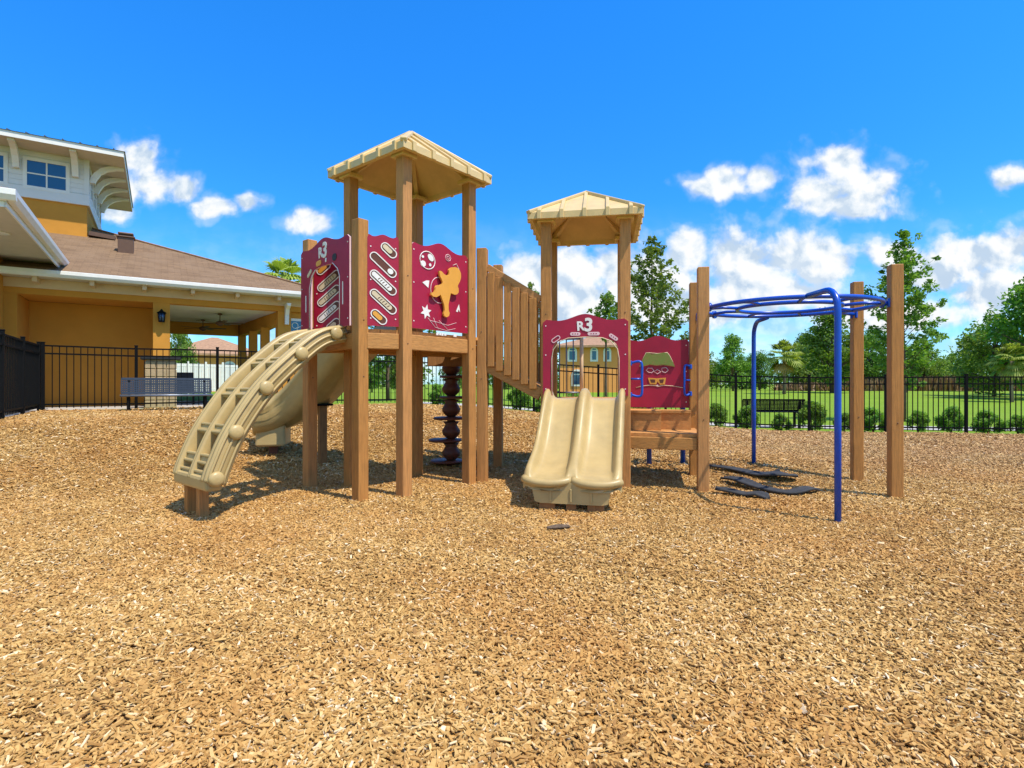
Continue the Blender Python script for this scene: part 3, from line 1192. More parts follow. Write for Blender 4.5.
def fan(px, v, label):
    u = ub(px, v)
    p = bp(u, v, CB['ZH'])
    r = thing('ceiling_fan', p, label, 'ceiling fan', 'ceiling fans of the pavilion')
    m = MB()
    m.lathe([(.06, 0), (.07, -.04), (.015, -.06), (.015, -.22), (.05, -.24), (.12, -.27), (.13, -.33), (.08, -.37), (.02, -.4)], p, 14)
    m.build('motor', M['brown_metal'], r, p)
    for k in range(5):
        a = .4 + k * 2 * math.pi / 5
        m = MB()
        d = Vector((math.cos(a), math.sin(a), 0))
        m.beam(p + d * .1 + Vector((0, 0, -.30)), p + d * .72 + Vector((0, 0, -.29)), .13, .012, up=(.12 * -d.y, .12 * d.x, 1))
        m.build('blade', M['brown_metal'], r, p)


fan(220, 1.7, 'dark ceiling fan nearest the pavilion opening')
fan(203, 3.9, 'dark ceiling fan deeper inside the pavilion')


# block pedestal with dark top behind the fence
def pedestal():
    u, v = ub(161, -.7), -.7
    p = bp(u, v, CB['ZF'])
    r = thing('barbecue_counter', p, 'tan block counter with dark stone top under the wall lantern', 'counter')
    m = MB()
    for k in range(6):
        for s in range(3):
            off = (k % 2) * .1
            m.box(bp(u - .24 + s * .24, v, CB['ZF'] + .1 + k * .205), (.225, .5, .19), ANG, bev=.015)
    bbox(m, u - .33, u + .33, v - .22, v + .22, CB['ZF'], CB['ZF'] + 1.27)
    m.build('block_base', M['block'], r, p)
    m = MB()
    bbox(m, u - .45, u + .45, v - .32, v + .32, CB['ZF'] + 1.275, CB['ZF'] + 1.35, bev=.012)
    m.build('counter_top', M['black_plastic'], r, p)


pedestal()


def patio_chair():
    v = 2.0
    u = ub(184, v)
    p = bp(u, v, CB['ZF'])
    r = thing('patio_chair', p, 'dark patio armchair inside the pavilion beside the tan block counter', 'chair')
    m = MB()
    bbox(m, u - .28, u + .28, v - .28, v + .28, .62 + .38, .62 + .44, bev=.015)
    m.build('seat', M['black_plastic'], r, p)
    m = MB()
    m.beam(bp(u, v + .27, 1.05), bp(u, v + .36, 1.62), .56, .05, up=AY, bev=.015)
    m.build('backrest', M['black_plastic'], r, p)
    for sx in (-.26, .26):
        m = MB()
        m.tube([bp(u + sx, v - .26, .62), bp(u + sx, v - .28, 1.22), bp(u + sx, v + .3, 1.24)], .016, 6)
        m.build('armrest', M['black_plastic'], r, p)
        for sv in (-.25, .25):
            m = MB()
            m.tube([bp(u + sx * .97, v + sv, .62), bp(u + sx * .97, v + sv * .95, 1.0)], .016, 6)
            m.build('leg', M['black_plastic'], r, p)


patio_chair()


# ------------------------------------------------------------------ benches
def bench(name, c2, ang, W, label, mats, zb=None, flip=False, sh=.45):
    z = gz(*c2) if zb is None else zb
    p = Vector((c2[0], c2[1], z))
    r = thing(name, p, label, 'bench')
    ux = Vector((math.cos(ang), math.sin(ang), 0))
    uy = Vector((-ux.y, ux.x, 0))
    if flip:
        ux, uy = -ux, -uy
    up = Vector((0, 0, 1))

    def straps(o, vx, vy, w, h, n, t, rows):
        m = MB()
        m.beam(o - vx * w / 2 + vy * .02, o + vx * w / 2 + vy * .02, t * 1.6, .045, up=vy)
        m.beam(o - vx * w / 2 + vy * (h - .02), o + vx * w / 2 + vy * (h - .02), t * 1.6, .045, up=vy)
        for k in range(rows + 1):
            q = o + vy * (.04 + (h - .08) * k / rows)
            m.beam(q - vx * w / 2, q + vx * w / 2, t, .026, up=vy)
        for k in range(n + 1):
            q = o - vx * w / 2 + vx * (w * k / n)
            m.beam(q + vy * .03, q + vy * (h - .03), t * .8, w / n * .5, up=vx)
        return m
    back_dir = (up * .98 + uy * .17).normalized()
    straps(p + uy * .2 + up * (sh + .0), ux, back_dir, W, .36, 44, .006, 7).build('backrest', mats[0], r, p)
    straps(p - uy * .25 + up * (sh - .02), ux, uy, W, .42, 44, .006, 9).build('seat', mats[0], r, p)
    m = MB()
    m.tube([p - uy * .25 - ux * W / 2 + up * (sh - .03), p - uy * .25 + ux * W / 2 + up * (sh - .03)], .026, 8)
    m.build('front_edge', mats[2] if len(mats) > 2 else mats[0], r, p)  # a third, lighter material paints in the sun caught by the rolled edge
    for sx in (-.42, .42):
        m = MB()
        q = p + ux * (W * sx)
        m.beam(q - uy * .2 - up * .1, q - uy * .2 + up * (sh - .03), .05, .05, up=uy, bev=.006)
        m.beam(q + uy * .22 - up * .1, q + uy * .27 + up * (sh + .3), .05, .05, up=uy, bev=.006)
        m.beam(q - uy * .22 + up * (sh - .045), q + uy * .22 + up * (sh - .045), .05, .04, bev=.006)
        m.build('leg', mats[1], r, p)
    return r


bc = at(168, 410, 12.25)
bench('bench', (bc.x, bc.y), ANG, 1.72, 'slate blue metal strap bench in front of the black fence by the clubhouse', (M['steel_light'], M['fence'], M['metal_grey']), sh=.37)
bq = E0 + D_ * 7.3 + Vector((-D_.y, D_.x)) * 1.15
bq = Vector(((771 - 512) / F_PX * 16.2, 16.2))
bench('bench', (bq.x, bq.y), math.atan2(D_.y, D_.x), 1.7, 'black metal strap bench seen through the rear fence, facing the lawn', (M['fence'], M['fence']), flip=True)

# ================================================================== PLAY STRUCTURE
PS0 = Vector((.4, 6.9, 0))
play = thing('play_structure', PS0, 'large brown timber play structure with tan roofs, tan slides and a blue overhead ring', 'play structure')
V2 = lambda x, y: Vector((x, y))
F, Rr, L, Bk = V2(-1.184, 6.03), V2(-.535, 6.84), V2(-1.944, 6.64), V2(-1.29, 7.44)
R1, R2 = V2(-.376, 7.0), V2(-.20, 7.98)
Q, K = V2(-1.61, 5.83), V2(-2.45, 6.67)
LF, RF, LR, RR = V2(.424, 6.78), V2(1.362, 6.63), V2(.572, 7.74), V2(1.52, 7.58)
S1, S2 = V2(2.215, 6.38), V2(2.44, 7.36)
T1, T2 = V2(4.2, 6.03), V2(4.42, 7.05)
PW = .127
TH1, TH2 = R(51.0), R(-9.5)


def post(p, top, ang, w=PW, mtl='wood_up', bot=None):
    z0 = gz(p.x, p.y) - .15 if bot is None else bot
    m = MB()
    m.box((p.x, p.y, (z0 + top) / 2), (w, w, top - z0), ang, bev=.009)
    # bolt heads on the sides facing out
    c, s = math.cos(ang), math.sin(ang)
    for k, h in enumerate((.47, .66) if top > 2.7 else (.36,)):
        zz = z0 + (top - z0) * h
        m.lathe([(.0075, 0), (.0075, .004), (.003, .006)], (p.x + s * w / 2, p.y - c * w / 2, zz), 8, 1, axis=(s, -c, 0))
        m.lathe([(.0075, 0), (.0075, .004), (.003, .006)], (p.x + c * w / 2, p.y + s * w / 2, zz + .05), 8, 1, axis=(c, s, 0))
    return m.build('post', [M[mtl], M['brown_metal']], play, PS0)


for p in (F, Rr, L, Bk):
    post(p, 3.755, TH1)
for p in (Q, K):
    post(p, 2.99, TH1)
for p in (R1, R2):
    post(p, 2.97, TH2)
for p in (LF, RF, LR, RR):
    post(p, 3.27, TH2)
for p in (S1, S2):
    post(p, 2.6, R(-12))
for p in (T1, T2):
    post(p, 2.555, R(-12), .122)


def edge_beam(p0, p1, z0, z1, w=.085, cut=.066, name='beam', zb=None, mtl='wood_flat'):
    d = (p1 - p0).normalized()
    a, b = p0 + d * cut, p1 - d * cut
    zz0, zz1 = (z0 + z1) / 2, (z0 + z1) / 2 if zb is None else zb
    m = MB()
    m.beam((a.x, a.y, zz0), (b.x, b.y, zz1), w, z1 - z0, bev=.008)
    return m.build(name, M[mtl], play, PS0)


DK1, DK2, DK3 = 1.84, 1.07, .665
for a, b in ((K, Q), (Q, F), (F, Rr), (L, K), (L, Bk), (Bk, R2)):
    edge_beam(a, b, DK1 - .215, DK1 - .045)


def deck(poly, z, direction, name='deck', plank=.14, t=.038):
    """planked deck clipped to a convex polygon"""
    d = Vector(direction).normalized()
    n = Vector((-d.y, d.x))
    poly = [Vector(p) for p in poly]
    lo = min(p.dot(n) for p in poly)
    hi = max(p.dot(n) for p in poly)
    m = MB()
    k = int((hi - lo) / plank) + 1

    def clip(pl, nn, c, keep_less):
        out_ = []
        for i in range(len(pl)):
            a, b = pl[i], pl[(i + 1) % len(pl)]
            da, db = a.dot(nn) - c, b.dot(nn) - c
            if not keep_less:
                da, db = -da, -db
            if da <= 0:
                out_.append(a)
            if (da < 0 < db) or (db < 0 < da):
                out_.append(a + (b - a) * (da / (da - db)))
        return out_
    for i in range(k):
        c0, c1 = lo + i * plank + .004, lo + (i + 1) * plank - .004
        pl = clip(clip(poly, n, c0, False), n, c1, True)
        if len(pl) >= 3:
            m.prism([(p.x, p.y) for p in pl], (0, 0, z), (1, 0, 0), (0, 1, 0), -t, 0)
    return m.build(name, M['deck'], play, PS0)


deck([K, Q, F, Rr, R1, R2, Bk, L], DK1 - .002, Rr - F)
deck([LF, RF, RR, LR], DK2, RF - LF)
for a, b in ((LF, RF), (RF, RR), (RR, LR), (LR, LF)):
    edge_beam(a, b, DK2 - .19, DK2 - .045)
# transfer steps
deck([RF, S1, S2, RR], DK3, S1 - RF)
for a, b in ((RF, S1), (S1, S2), (S2, RR)):
    edge_beam(a, b, DK3 - .185, DK3 - .042)


def upper_steps():
    ux = (S1 - RF)
    uy = (RR - RF)
    def pt(a, b):
        return RF + ux * a + uy * b
    m = MB()
    for a0, a1, b0, z in ((.02, .52, .42, .915), (.53, .96, .66, .91)):
        q = [pt(a0, b0), pt(a1, b0), pt(a1, .97), pt(a0, .97)]
        m.prism([(p.x, p.y) for p in q], (0, 0, 0), (1, 0, 0), (0, 1, 0), DK3 + .003, z - .035)
        k = 3
        for i in range(k):
            bb0 = b0 - .02 + (.99 - b0) * i / k
            bb1 = b0 - .02 + (.99 - b0) * (i + 1) / k - .012
            q = [pt(a0, bb0), pt(a1, bb0), pt(a1, bb1), pt(a0, bb1)]
            m.prism([(p.x, p.y) for p in q], (0, 0, 0), (1, 0, 0), (0, 1, 0), z - .033, z)
    m.build('step', M['deck'], play, PS0)


upper_steps()


# ------------------------------------------------------------------ roofs
def hip_roof(c, half_x, half_y, ang, z_eave, rise, posts):
    ux = Vector((math.cos(ang), math.sin(ang), 0))
    uy = Vector((-ux.y, ux.x, 0))
    up = Vector((0, 0, 1))
    c3 = Vector((c.x, c.y, 0))
    P3 = lambda a, b, z: c3 + ux * a + uy * b + up * z
    m = MB()
    fh = .075
    hx, hy = half_x, half_y
    # shell: outer pyramid, fascia, inner pyramid
    outer = [P3(-hx, -hy, z_eave + fh), P3(hx, -hy, z_eave + fh), P3(hx, hy, z_eave + fh), P3(-hx, hy, z_eave + fh)]
    low = [P3(-hx, -hy, z_eave), P3(hx, -hy, z_eave), P3(hx, hy, z_eave), P3(-hx, hy, z_eave)]
    ins = .05
    inn = [P3(a * (hx - ins), b * (hy - ins), z_eave) for a, b in ((-1, -1), (1, -1), (1, 1), (-1, 1))]
    inn2 = [P3(a * (hx - ins - .03), b * (hy - ins - .03), z_eave + .05) for a, b in ((-1, -1), (1, -1), (1, 1), (-1, 1))]
    ap, ap2 = P3(0, 0, z_eave + fh + rise), P3(0, 0, z_eave + fh + rise - .09)
    vs = outer + low + inn + inn2 + [ap, ap2]
    fs = []
    for i in range(4):
        j = (i + 1) % 4
        fs += [(i, j, 16), (4 + i, 4 + j, j, i), (4 + i, 8 + i, 8 + j, 4 + j), (8 + i, 12 + i, 12 + j, 8 + j), (12 + i, 17, 12 + j)]
    m._new(vs, fs)
    # standing ribs running down each slope, and over the fascia
    for side in range(4):
        e = ux if side % 2 == 0 else uy
        o = (-uy, ux, uy, -ux)[side]
        he = hx if side % 2 == 0 else hy
        ho = hy if side % 2 == 0 else hx
        n = 5
        for k in range(n):
            t = -1 + (2 * k + 1) / n if n % 2 else 0
            a = t * he
            run = ho * (1 - abs(t))
            p0 = c3 + e * a + o * (ho + .004) + up * (z_eave + fh + .01)
            p1 = c3 + e * a + o * (ho - run) + up * (z_eave + fh + .01 + rise * run / ho)
            if run > .05:
                m.beam(p0, p1, .045, .035, bev=.008, up=up)
            m.box(c3 + e * a + o * (ho + .008) + up * (z_eave + fh / 2 + .006), (.05, .028, fh + .03), math.atan2(e.y, e.x), bev=.006)
    for a, b in ((-1, -1), (1, -1), (1, 1), (-1, 1)):
        m.beam(P3(a * hx, b * hy, z_eave + fh + .004), P3(0, 0, z_eave + fh + rise + .006), .07, .045, bev=.012)
    r = m.build('roof', M['tan_roof'], play, PS0)
    for p in posts:
        m = MB()
        d = (c - p).normalized()
        m.box((p.x, p.y, z_eave + .012), (.21, .21, .05), ang, bev=.01)
        m.beam((p.x, p.y, z_eave + .045), (c.x - d.x * .1, c.y - d.y * .1, z_eave + rise - .0), .05, .06)
        m.build('post_cap', M['tan_roof'], r, PS0)


c1 = (F + Rr + L + Bk) / 4
hip_roof(c1, .70, .70, TH1, 3.735, .51, (F, Rr, L, Bk))
c2 = (LF + RF + LR + RR) / 4
hip_roof(c2, .675, .69, TH2, 3.235, .435, (LF, RF, LR, RR))


# ------------------------------------------------------------------ panels
def frame(p0, p1, z0, out_=.03, cut=.068, cut1=None):
    cut1 = cut if cut1 is None else cut1
    d = (p1 - p0).normalized()
    n = Vector((d.y, -d.x))
    o = p0 + d * cut + n * out_
    return Vector((o.x, o.y, z0)), Vector((d.x, d.y, 0)), Vector((0, 0, 1)), (p1 - p0).length - cut - cut1


def wave(W, H, hump=.085):
    pts = []
    for i in range(25):
        t = 1 - i / 24
        y = H + hump * (math.exp(-((t - .5) / .19) ** 2)) + .022 * (math.exp(-((t - .04) / .09) ** 2) + math.exp(-((t - .96) / .09) ** 2))
        if i in (0, 24):
            y -= .03
        pts.append((t * W, y))
    return pts


def capsule(cx, cy, ln, wd, ang, n=8):
    r = wd / 2
    h = max(ln / 2 - r, 0)
    pts = []
    for s in (1, -1):
        for k in range(n + 1):
            a = -math.pi / 2 + math.pi * k / n
            x, y = (h + r * math.cos(a)), r * math.sin(a)
            pts.append((s * x, s * y))
    c, s_ = math.cos(ang), math.sin(ang)
    return [(cx + x * c - y * s_, cy + x * s_ + y * c) for x, y in pts]


def blob(cx, cy, rx, ry, n=14, ang=0):
    c, s_ = math.cos(ang), math.sin(ang)
    return [(cx + rx * math.cos(a) * c - ry * math.sin(a) * s_, cy + rx * math.cos(a) * s_ + ry * math.sin(a) * c) for a in np.linspace(0, 2 * math.pi, n + 1)[:-1]]


def panel(name, fr, poly, label=None):
    o, ux, uy, W = fr
    m = MB()
    m.prism(poly, o, ux, uy, -.011, .011, 0, 1)
    # small screws near the edges
    zs = [p[1] for p in poly]
    for x in (.035, W - .035):
        for y in (.08, .5 * max(zs), .86 * max(zs)):
            q = o + ux * x + uy * y + ux.cross(uy) * .0115
            m.lathe([(.008, 0), (.007, .004)], q, 8, 2, axis=ux.cross(uy))
    p = m.build(name, [M['maroon'], M['pink'], M['white_plastic']], play, PS0)
    if label:
        p['label'] = label
    return p


def decal(name, par, fr, polys, mtl, t0=.0125, t1=.016):
    o, ux, uy, W = fr
    m = MB()
    for poly in polys:
        m.prism(poly, o, ux, uy, t0, t1)
    return m.build(name, M[mtl], par, PS0)


def line(par, fr, paths, mtl, w=.006, name='line_drawing'):
    o, ux, uy, W = fr
    n = ux.cross(uy)
    for path, closed in paths:
        m = MB()
        m.tube([o + ux * x + uy * y + n * .0135 for x, y in path], w, 5, closed=closed)
        m.build(name, M[mtl], par, PS0)


def lettering(par, fr, cx, cy, size):
    o, ux, uy, W = fr
    n = ux.cross(uy)
    rot = Matrix((ux, uy, n)).transposed()
    for ch, dx_, dy_, sz, tilt in (('R', -.30, -.06, .82, .06), ('3', .22, .0, 1.18, -.05)):
        me = text_mesh(ch, size * sz, .003, .0065 * sz * size / .2)
        p = o + ux * (cx + dx_ * size) + uy * (cy + dy_ * size) + n * .0145 - PS0
        me.transform(Matrix.Translation(p) @ (rot @ Matrix.Rotation(tilt, 3, 'Z')).to_4x4())
        me.materials.clear()
        me.materials.append(M['white_plastic'])
        link('lettering', me, par)


def arch_poly(W, H, a, b, h):
    r = (b - a) / 2
    pts = [(0, 0), (a, 0)]
    n = 14
    for k in range(n + 1):
        t = math.pi * k / n
        cx = (a + b) / 2 - r * (abs(math.cos(t)) ** .6) * (1 if math.cos(t) > 0 else -1)
        pts.append((cx, h - .45 * r + .45 * r * math.sin(t) ** .7))
    pts += [(b, 0), (W, 0)]
    return pts + wave(W, H)


def outline_ring(par, fr, caps, grow, mtl, name):
    o, ux, uy, W = fr
    m = MB()
    for cx, cy, ln, wd, ang in caps:
        m.ring(capsule(cx, cy, ln + grow, wd + grow, ang), capsule(cx, cy, ln, wd, ang), o, ux, uy, .0113, .017)
    return m.build(name, M[mtl], par, PS0)


# entrance panel beside the arch climber (faces left, in shade)
fr = frame(K, Q, DK1 + .03, out_=.078, cut=-.05, cut1=.062)
W = fr[3]
pk = panel('entrance_panel', fr, arch_poly(W, .95, .22 * W, .80 * W, .72), 'maroon R3 arch panel above the arched climber, in shade')
lettering(pk, fr, .49 * W, .885, .20)
line(pk, fr, [([(.2 * W, 0), (.2 * W, .5), (.24 * W, .62), (.33 * W, .70)], False), ([(.68 * W, .72), (.78 * W, .64), (.82 * W, .55), (.82 * W, 0)], False)], 'white_plastic', .005)
for cx, cy, ln, wd, ang, mt in ((.2 * W, .68, .13, .045, .6, 'cream'), (.4 * W, .765, .13, .06, .1, 'amber'), (.55 * W, .775, .05, .03, 1.5, 'white_plastic'), (.72 * W, .775, .1, .08, 0, 'black_plastic')):
    decal('badge', pk, fr, [capsule(cx, cy, ln, wd, ang)], mt)
decal('badge', pk, fr, [capsule(.12 * W, .33, .2, .018, math.pi / 2), capsule(.88 * W, .36, .25, .018, math.pi / 2)], 'white_plastic')


def slots(par, fr, W, H, sign=1, fills=None):
    rows = [(.68, .86, .18), (.50, .69, .33), (.50, .49, .33), (.50, .275, .33), (.36, .10, .18)]
    fills = fills or ['cream', 'black_plastic', 'white_plastic', 'cream', 'amber']
    for (u, w, ln), f in zip(rows, fills):
        u = u if sign > 0 else 1 - u
        ang = -R(41) * sign
        c = (u * W, w * H, ln, .075, ang)
        rg = outline_ring(par, fr, [c], .022, 'white_plastic', 'slot')
        decal('slot_fill', rg, fr, [capsule(*c)], 'maroon_dark', .0114, .0125)
        dx_, dy_ = math.cos(ang), math.sin(ang)
        if f == 'black_plastic':
            decal('slider', rg, fr, [blob(u * W + dx_ * ln * .3, w * H + dy_ * ln * .3, .034, .028, 12, ang)], 'white_plastic', .013, .024)
        else:
            decal('slider', rg, fr, [capsule(u * W - dx_ * .02, w * H - dy_ * .02, ln - .06, .048, ang)], f, .013, .02)
            if ln > .2:
                decal('slider_mark', rg, fr, [capsule(u * W + dx_ * s, w * H + dy_ * s, .03, .008, ang + R(70)) for s in (-.06, -.03, 0, .035, .07)], 'brown_metal', .0205, .022)


fr = frame(Q, F, DK1 + .03)
ps = panel('slot_panel', fr, [(0, 0), (fr[3], 0)] + [(x, y - .0) for x, y in wave(fr[3], .95, .03)], 'narrow maroon panel with five slanted white rimmed slots')
slots(ps, fr, fr[3], .95)
fr = frame(K, L, DK1 + .03)
ps = panel('slot_panel', fr, [(0, 0), (fr[3], 0)] + wave(fr[3], .9, .03))
slots(ps, fr, fr[3], .9, -1, ['amber', 'cream', 'cream', 'white_plastic', 'cream'])

# panel with the amber figure
fr = frame(F, Rr, DK1 + .03)
W = fr[3]
H = .93
pf = panel('figure_panel', fr, [(0, 0), (W, 0)] + wave(W, H, .085), 'maroon panel with a raised amber figure and white bubble drawings')


def zf(x, y):
    u = (x - 645) / 315
    t = 125 + (x - 645) * .19
    b = 600 + (x - 645) * .13
    return (u * W, (1 - (y - t) / (b - t)) * H)


fig = [(778, 275), (786, 274), (795, 280), (805, 292), (818, 299), (833, 294), (835, 280), (833, 266), (840, 256), (852, 250), (868, 248), (884, 252), (896, 266), (903, 284),
       (904, 306), (898, 330), (890, 345), (884, 358), (889, 375), (890, 396), (880, 408), (866, 411), (850, 404), (844, 402), (838, 430), (830, 470), (831, 500), (837, 520), (833, 536), (820, 543),
       (807, 536), (804, 522), (809, 500), (806, 470), (796, 440), (786, 412), (776, 420), (763, 427), (746, 424), (735, 413), (737, 401), (752, 399), (757, 385), (758, 370), (766, 358), (780, 356), (795, 350), (798, 338), (792, 322), (783, 305)]
o_, ux_, uy_, _ = fr
m = MB()
m.prism([zf(*p) for p in fig], o_, ux_, uy_, .03, .055)
m.tube([o_ + ux_ * (.52 * W) + uy_ * (.55 * H), o_ + ux_ * (.52 * W) + uy_ * (.55 * H) + ux_.cross(uy_) * .035], .03, 10)
m.build('figure', M['amber'], pf, PS0)
b0 = zf(728, 215)
line(pf, fr, [(blob(b0[0], b0[1], .115, .10, 18), True)], 'white_plastic', .006)
decal('drawing', pf, fr, [blob(*zf(705, 235), .04, .035), blob(*zf(745, 198), .05, .035, 12, -.6), blob(*zf(703, 195), .018, .015), blob(*zf(742, 240), .018, .018)], 'white_plastic')
s0 = zf(720, 510)
decal('drawing', pf, fr, [[(s0[0] + (.085 if k % 2 == 0 else .04) * math.cos(a), s0[1] + (.085 if k % 2 == 0 else .04) * math.sin(a)) for k, a in enumerate(np.linspace(.3, .3 + 2 * math.pi, 13)[:-1])]], 'white_plastic')
t0 = zf(718, 345)
decal('drawing', pf, fr, [[(t0[0] - .05, t0[1]), (t0[0] + .04, t0[1] - .05), (t0[0] + .055, t0[1] + .035), (t0[0] + .01, t0[1] + .03)]], 'white_plastic')
t0 = zf(902, 490)
decal('drawing', pf, fr, [[(t0[0] - .04, t0[1] - .04), (t0[0] - .01, t0[1] - .045), (t0[0], t0[1] - .01), (t0[0] + .03, t0[1] - .045), (t0[0] + .01, t0[1] + .05)]], 'white_plastic')
c0_ = zf(790, 385)
line(pf, fr, [(blob(c0_[0], c0_[1], .13, .15, 18), True), ([zf(870, 235), zf(890, 225), zf(905, 255), zf(913, 290)], False)], 'pink', .005)
line(pf, fr, [([zf(730, 545), zf(770, 600), zf(830, 620), zf(885, 610)], False), ([zf(740, 560), zf(780, 570), zf(840, 590), zf(890, 575)], False), ([zf(760, 545), zf(790, 620)], False), ([zf(790, 560), zf(850, 625)], False)], 'pink', .003)
line(pf, fr, [(blob(*zf(842, 192), .045, .04, 8), True), (blob(*zf(842, 192), .022, .02, 6), True)], 'pink', .004)
# white stickers on the beam below
d_ = (Rr - F).normalized()
m = MB()
n_ = Vector((d_.y, -d_.x))
for s, w_, h_ in ((.44, .035, .03), (.49, .03, .026), (.53, .03, .032), (.58, .035, .024), (.76, .05, .03)):
    q = F + d_ * (.06 + s * W) + n_ * .0445
    m.box((q.x, q.y, DK1 - .01), (w_, .004, h_), math.atan2(d_.y, d_.x))
m.build('sticker', M['white_plastic'], play, PS0)

# R3 arch panel over the double slide
fr = frame(LF, RF, DK2 + .04, out_=.068, cut=-.035)
W = fr[3]
pa = panel('arch_panel', fr, arch_poly(W, .90, .115 * W, .885 * W, .70), 'maroon R3 arch panel over the double slide')
lettering(pa, fr, .50 * W, .845, .185)
for cx, cy, ln, wd, ang in ((.385 * W, .745, .125, .042, 0), (.60 * W, .745, .145, .042, 0), (.83 * W, .70, .12, .045, -R(35))):
    decal('badge', pa, fr, [capsule(cx, cy, ln, wd, ang)], 'pink')
    decal('badge_mark', pa, fr, [capsule(cx + math.cos(ang) * s, cy + math.sin(ang) * s, .016, .012, ang) for s in (-.03, 0, .03)], 'maroon', .0163, .018)
outline_ring(pa, fr, [(.155 * W, .685, .10, .035, R(35))], .02, 'pink', 'badge')
line(pa, fr, [([(.105 * W, .02), (.105 * W, .45), (.125 * W, .56), (.20 * W, .655), (.3 * W, .695), (.5 * W, .705), (.7 * W, .695), (.8 * W, .655), (.875 * W, .56), (.895 * W, .45), (.895 * W, .02)], False)], 'cream', .006)

# funny face panel behind the steps
fr = frame(RR, S2, .93, out_=.0, cut=.07)
W = fr[3]
H = .90
pf2 = panel('face_panel', fr, [(0, 0), (W, 0)] + wave(W, H, .075), 'maroon panel with an olive hat shape and amber spectacles')


def zg(x, y):
    return ((x - 590) / 355 * W, (630 - y) / 435 * H)


m = MB()
m.prism([zg(*p) for p in ((660, 360), (672, 335), (690, 290), (702, 270), (718, 272), (730, 282), (765, 276), (800, 270), (822, 272), (838, 300), (855, 335), (864, 362), (840, 355), (800, 348), (760, 352), (720, 346), (690, 355))],
        fr[0], fr[1], fr[2], .014, .035)
m.build('hat_shape', M['olive'], pf2, PS0)
line(pf2, fr, [([zg(x, y) for x, y in ((660, 361), (690, 356), (720, 347), (760, 353), (800, 349), (840, 356), (864, 363), (850, 325), (835, 290), (822, 270), (765, 276), (718, 270), (700, 270), (685, 300))], True)], 'cream', .005)
line(pf2, fr, [([zg(x, y) for x, y in ((700, 385), (712, 370), (735, 372), (745, 388), (732, 402), (712, 398))], True), ([zg(x, y) for x, y in ((745, 395), (765, 380), (785, 395), (765, 410))], True),
               ([zg(x, y) for x, y in ((790, 372), (815, 368), (828, 385), (812, 402), (792, 395))], True)], 'pink', .006)
g_ = [(710, 434), (760, 438), (815, 434), (808, 478), (780, 480), (766, 458), (758, 478), (722, 476)]
m = MB()
m.prism([zg(*p) for p in g_], fr[0], fr[1], fr[2], .013, .02)
sp = m.build('spectacles', M['amber'], pf2, PS0)
decal('lens', sp, fr, [[zg(*p) for p in ((722, 445), (752, 446), (752, 466), (730, 466))], [zg(*p) for p in ((775, 446), (803, 445), (798, 468), (782, 468))]], 'maroon_dark', .0205, .0225)
line(pf2, fr, [([zg(x, y) for x, y in ((640, 500), (680, 488), (720, 484), (755, 487), (768, 492), (800, 484), (850, 488), (925, 502))], False)], 'cream', .005)
decal('nose', pf2, fr, [blob(*zg(765, 485), .014, .012)], 'pink')


# ------------------------------------------------------------------ arched climber
def catmull(P_, n):
    P_ = [np.array(p, float) for p in P_]
    P_ = [2 * P_[0] - P_[1]] + P_ + [2 * P_[-1] - P_[-2]]
    out_ = []
    for i in range(1, len(P_) - 2):
        for k in range(n):
            t = k / n
            a, b, c, d = P_[i - 1:i + 3]
            out_.append(.5 * ((2 * b) + (-a + c) * t + (2 * a - 5 * b + 4 * c - d) * t * t + (-a + 3 * b - 3 * c + d) * t ** 3))
    out_.append(P_[-2])
    return out_


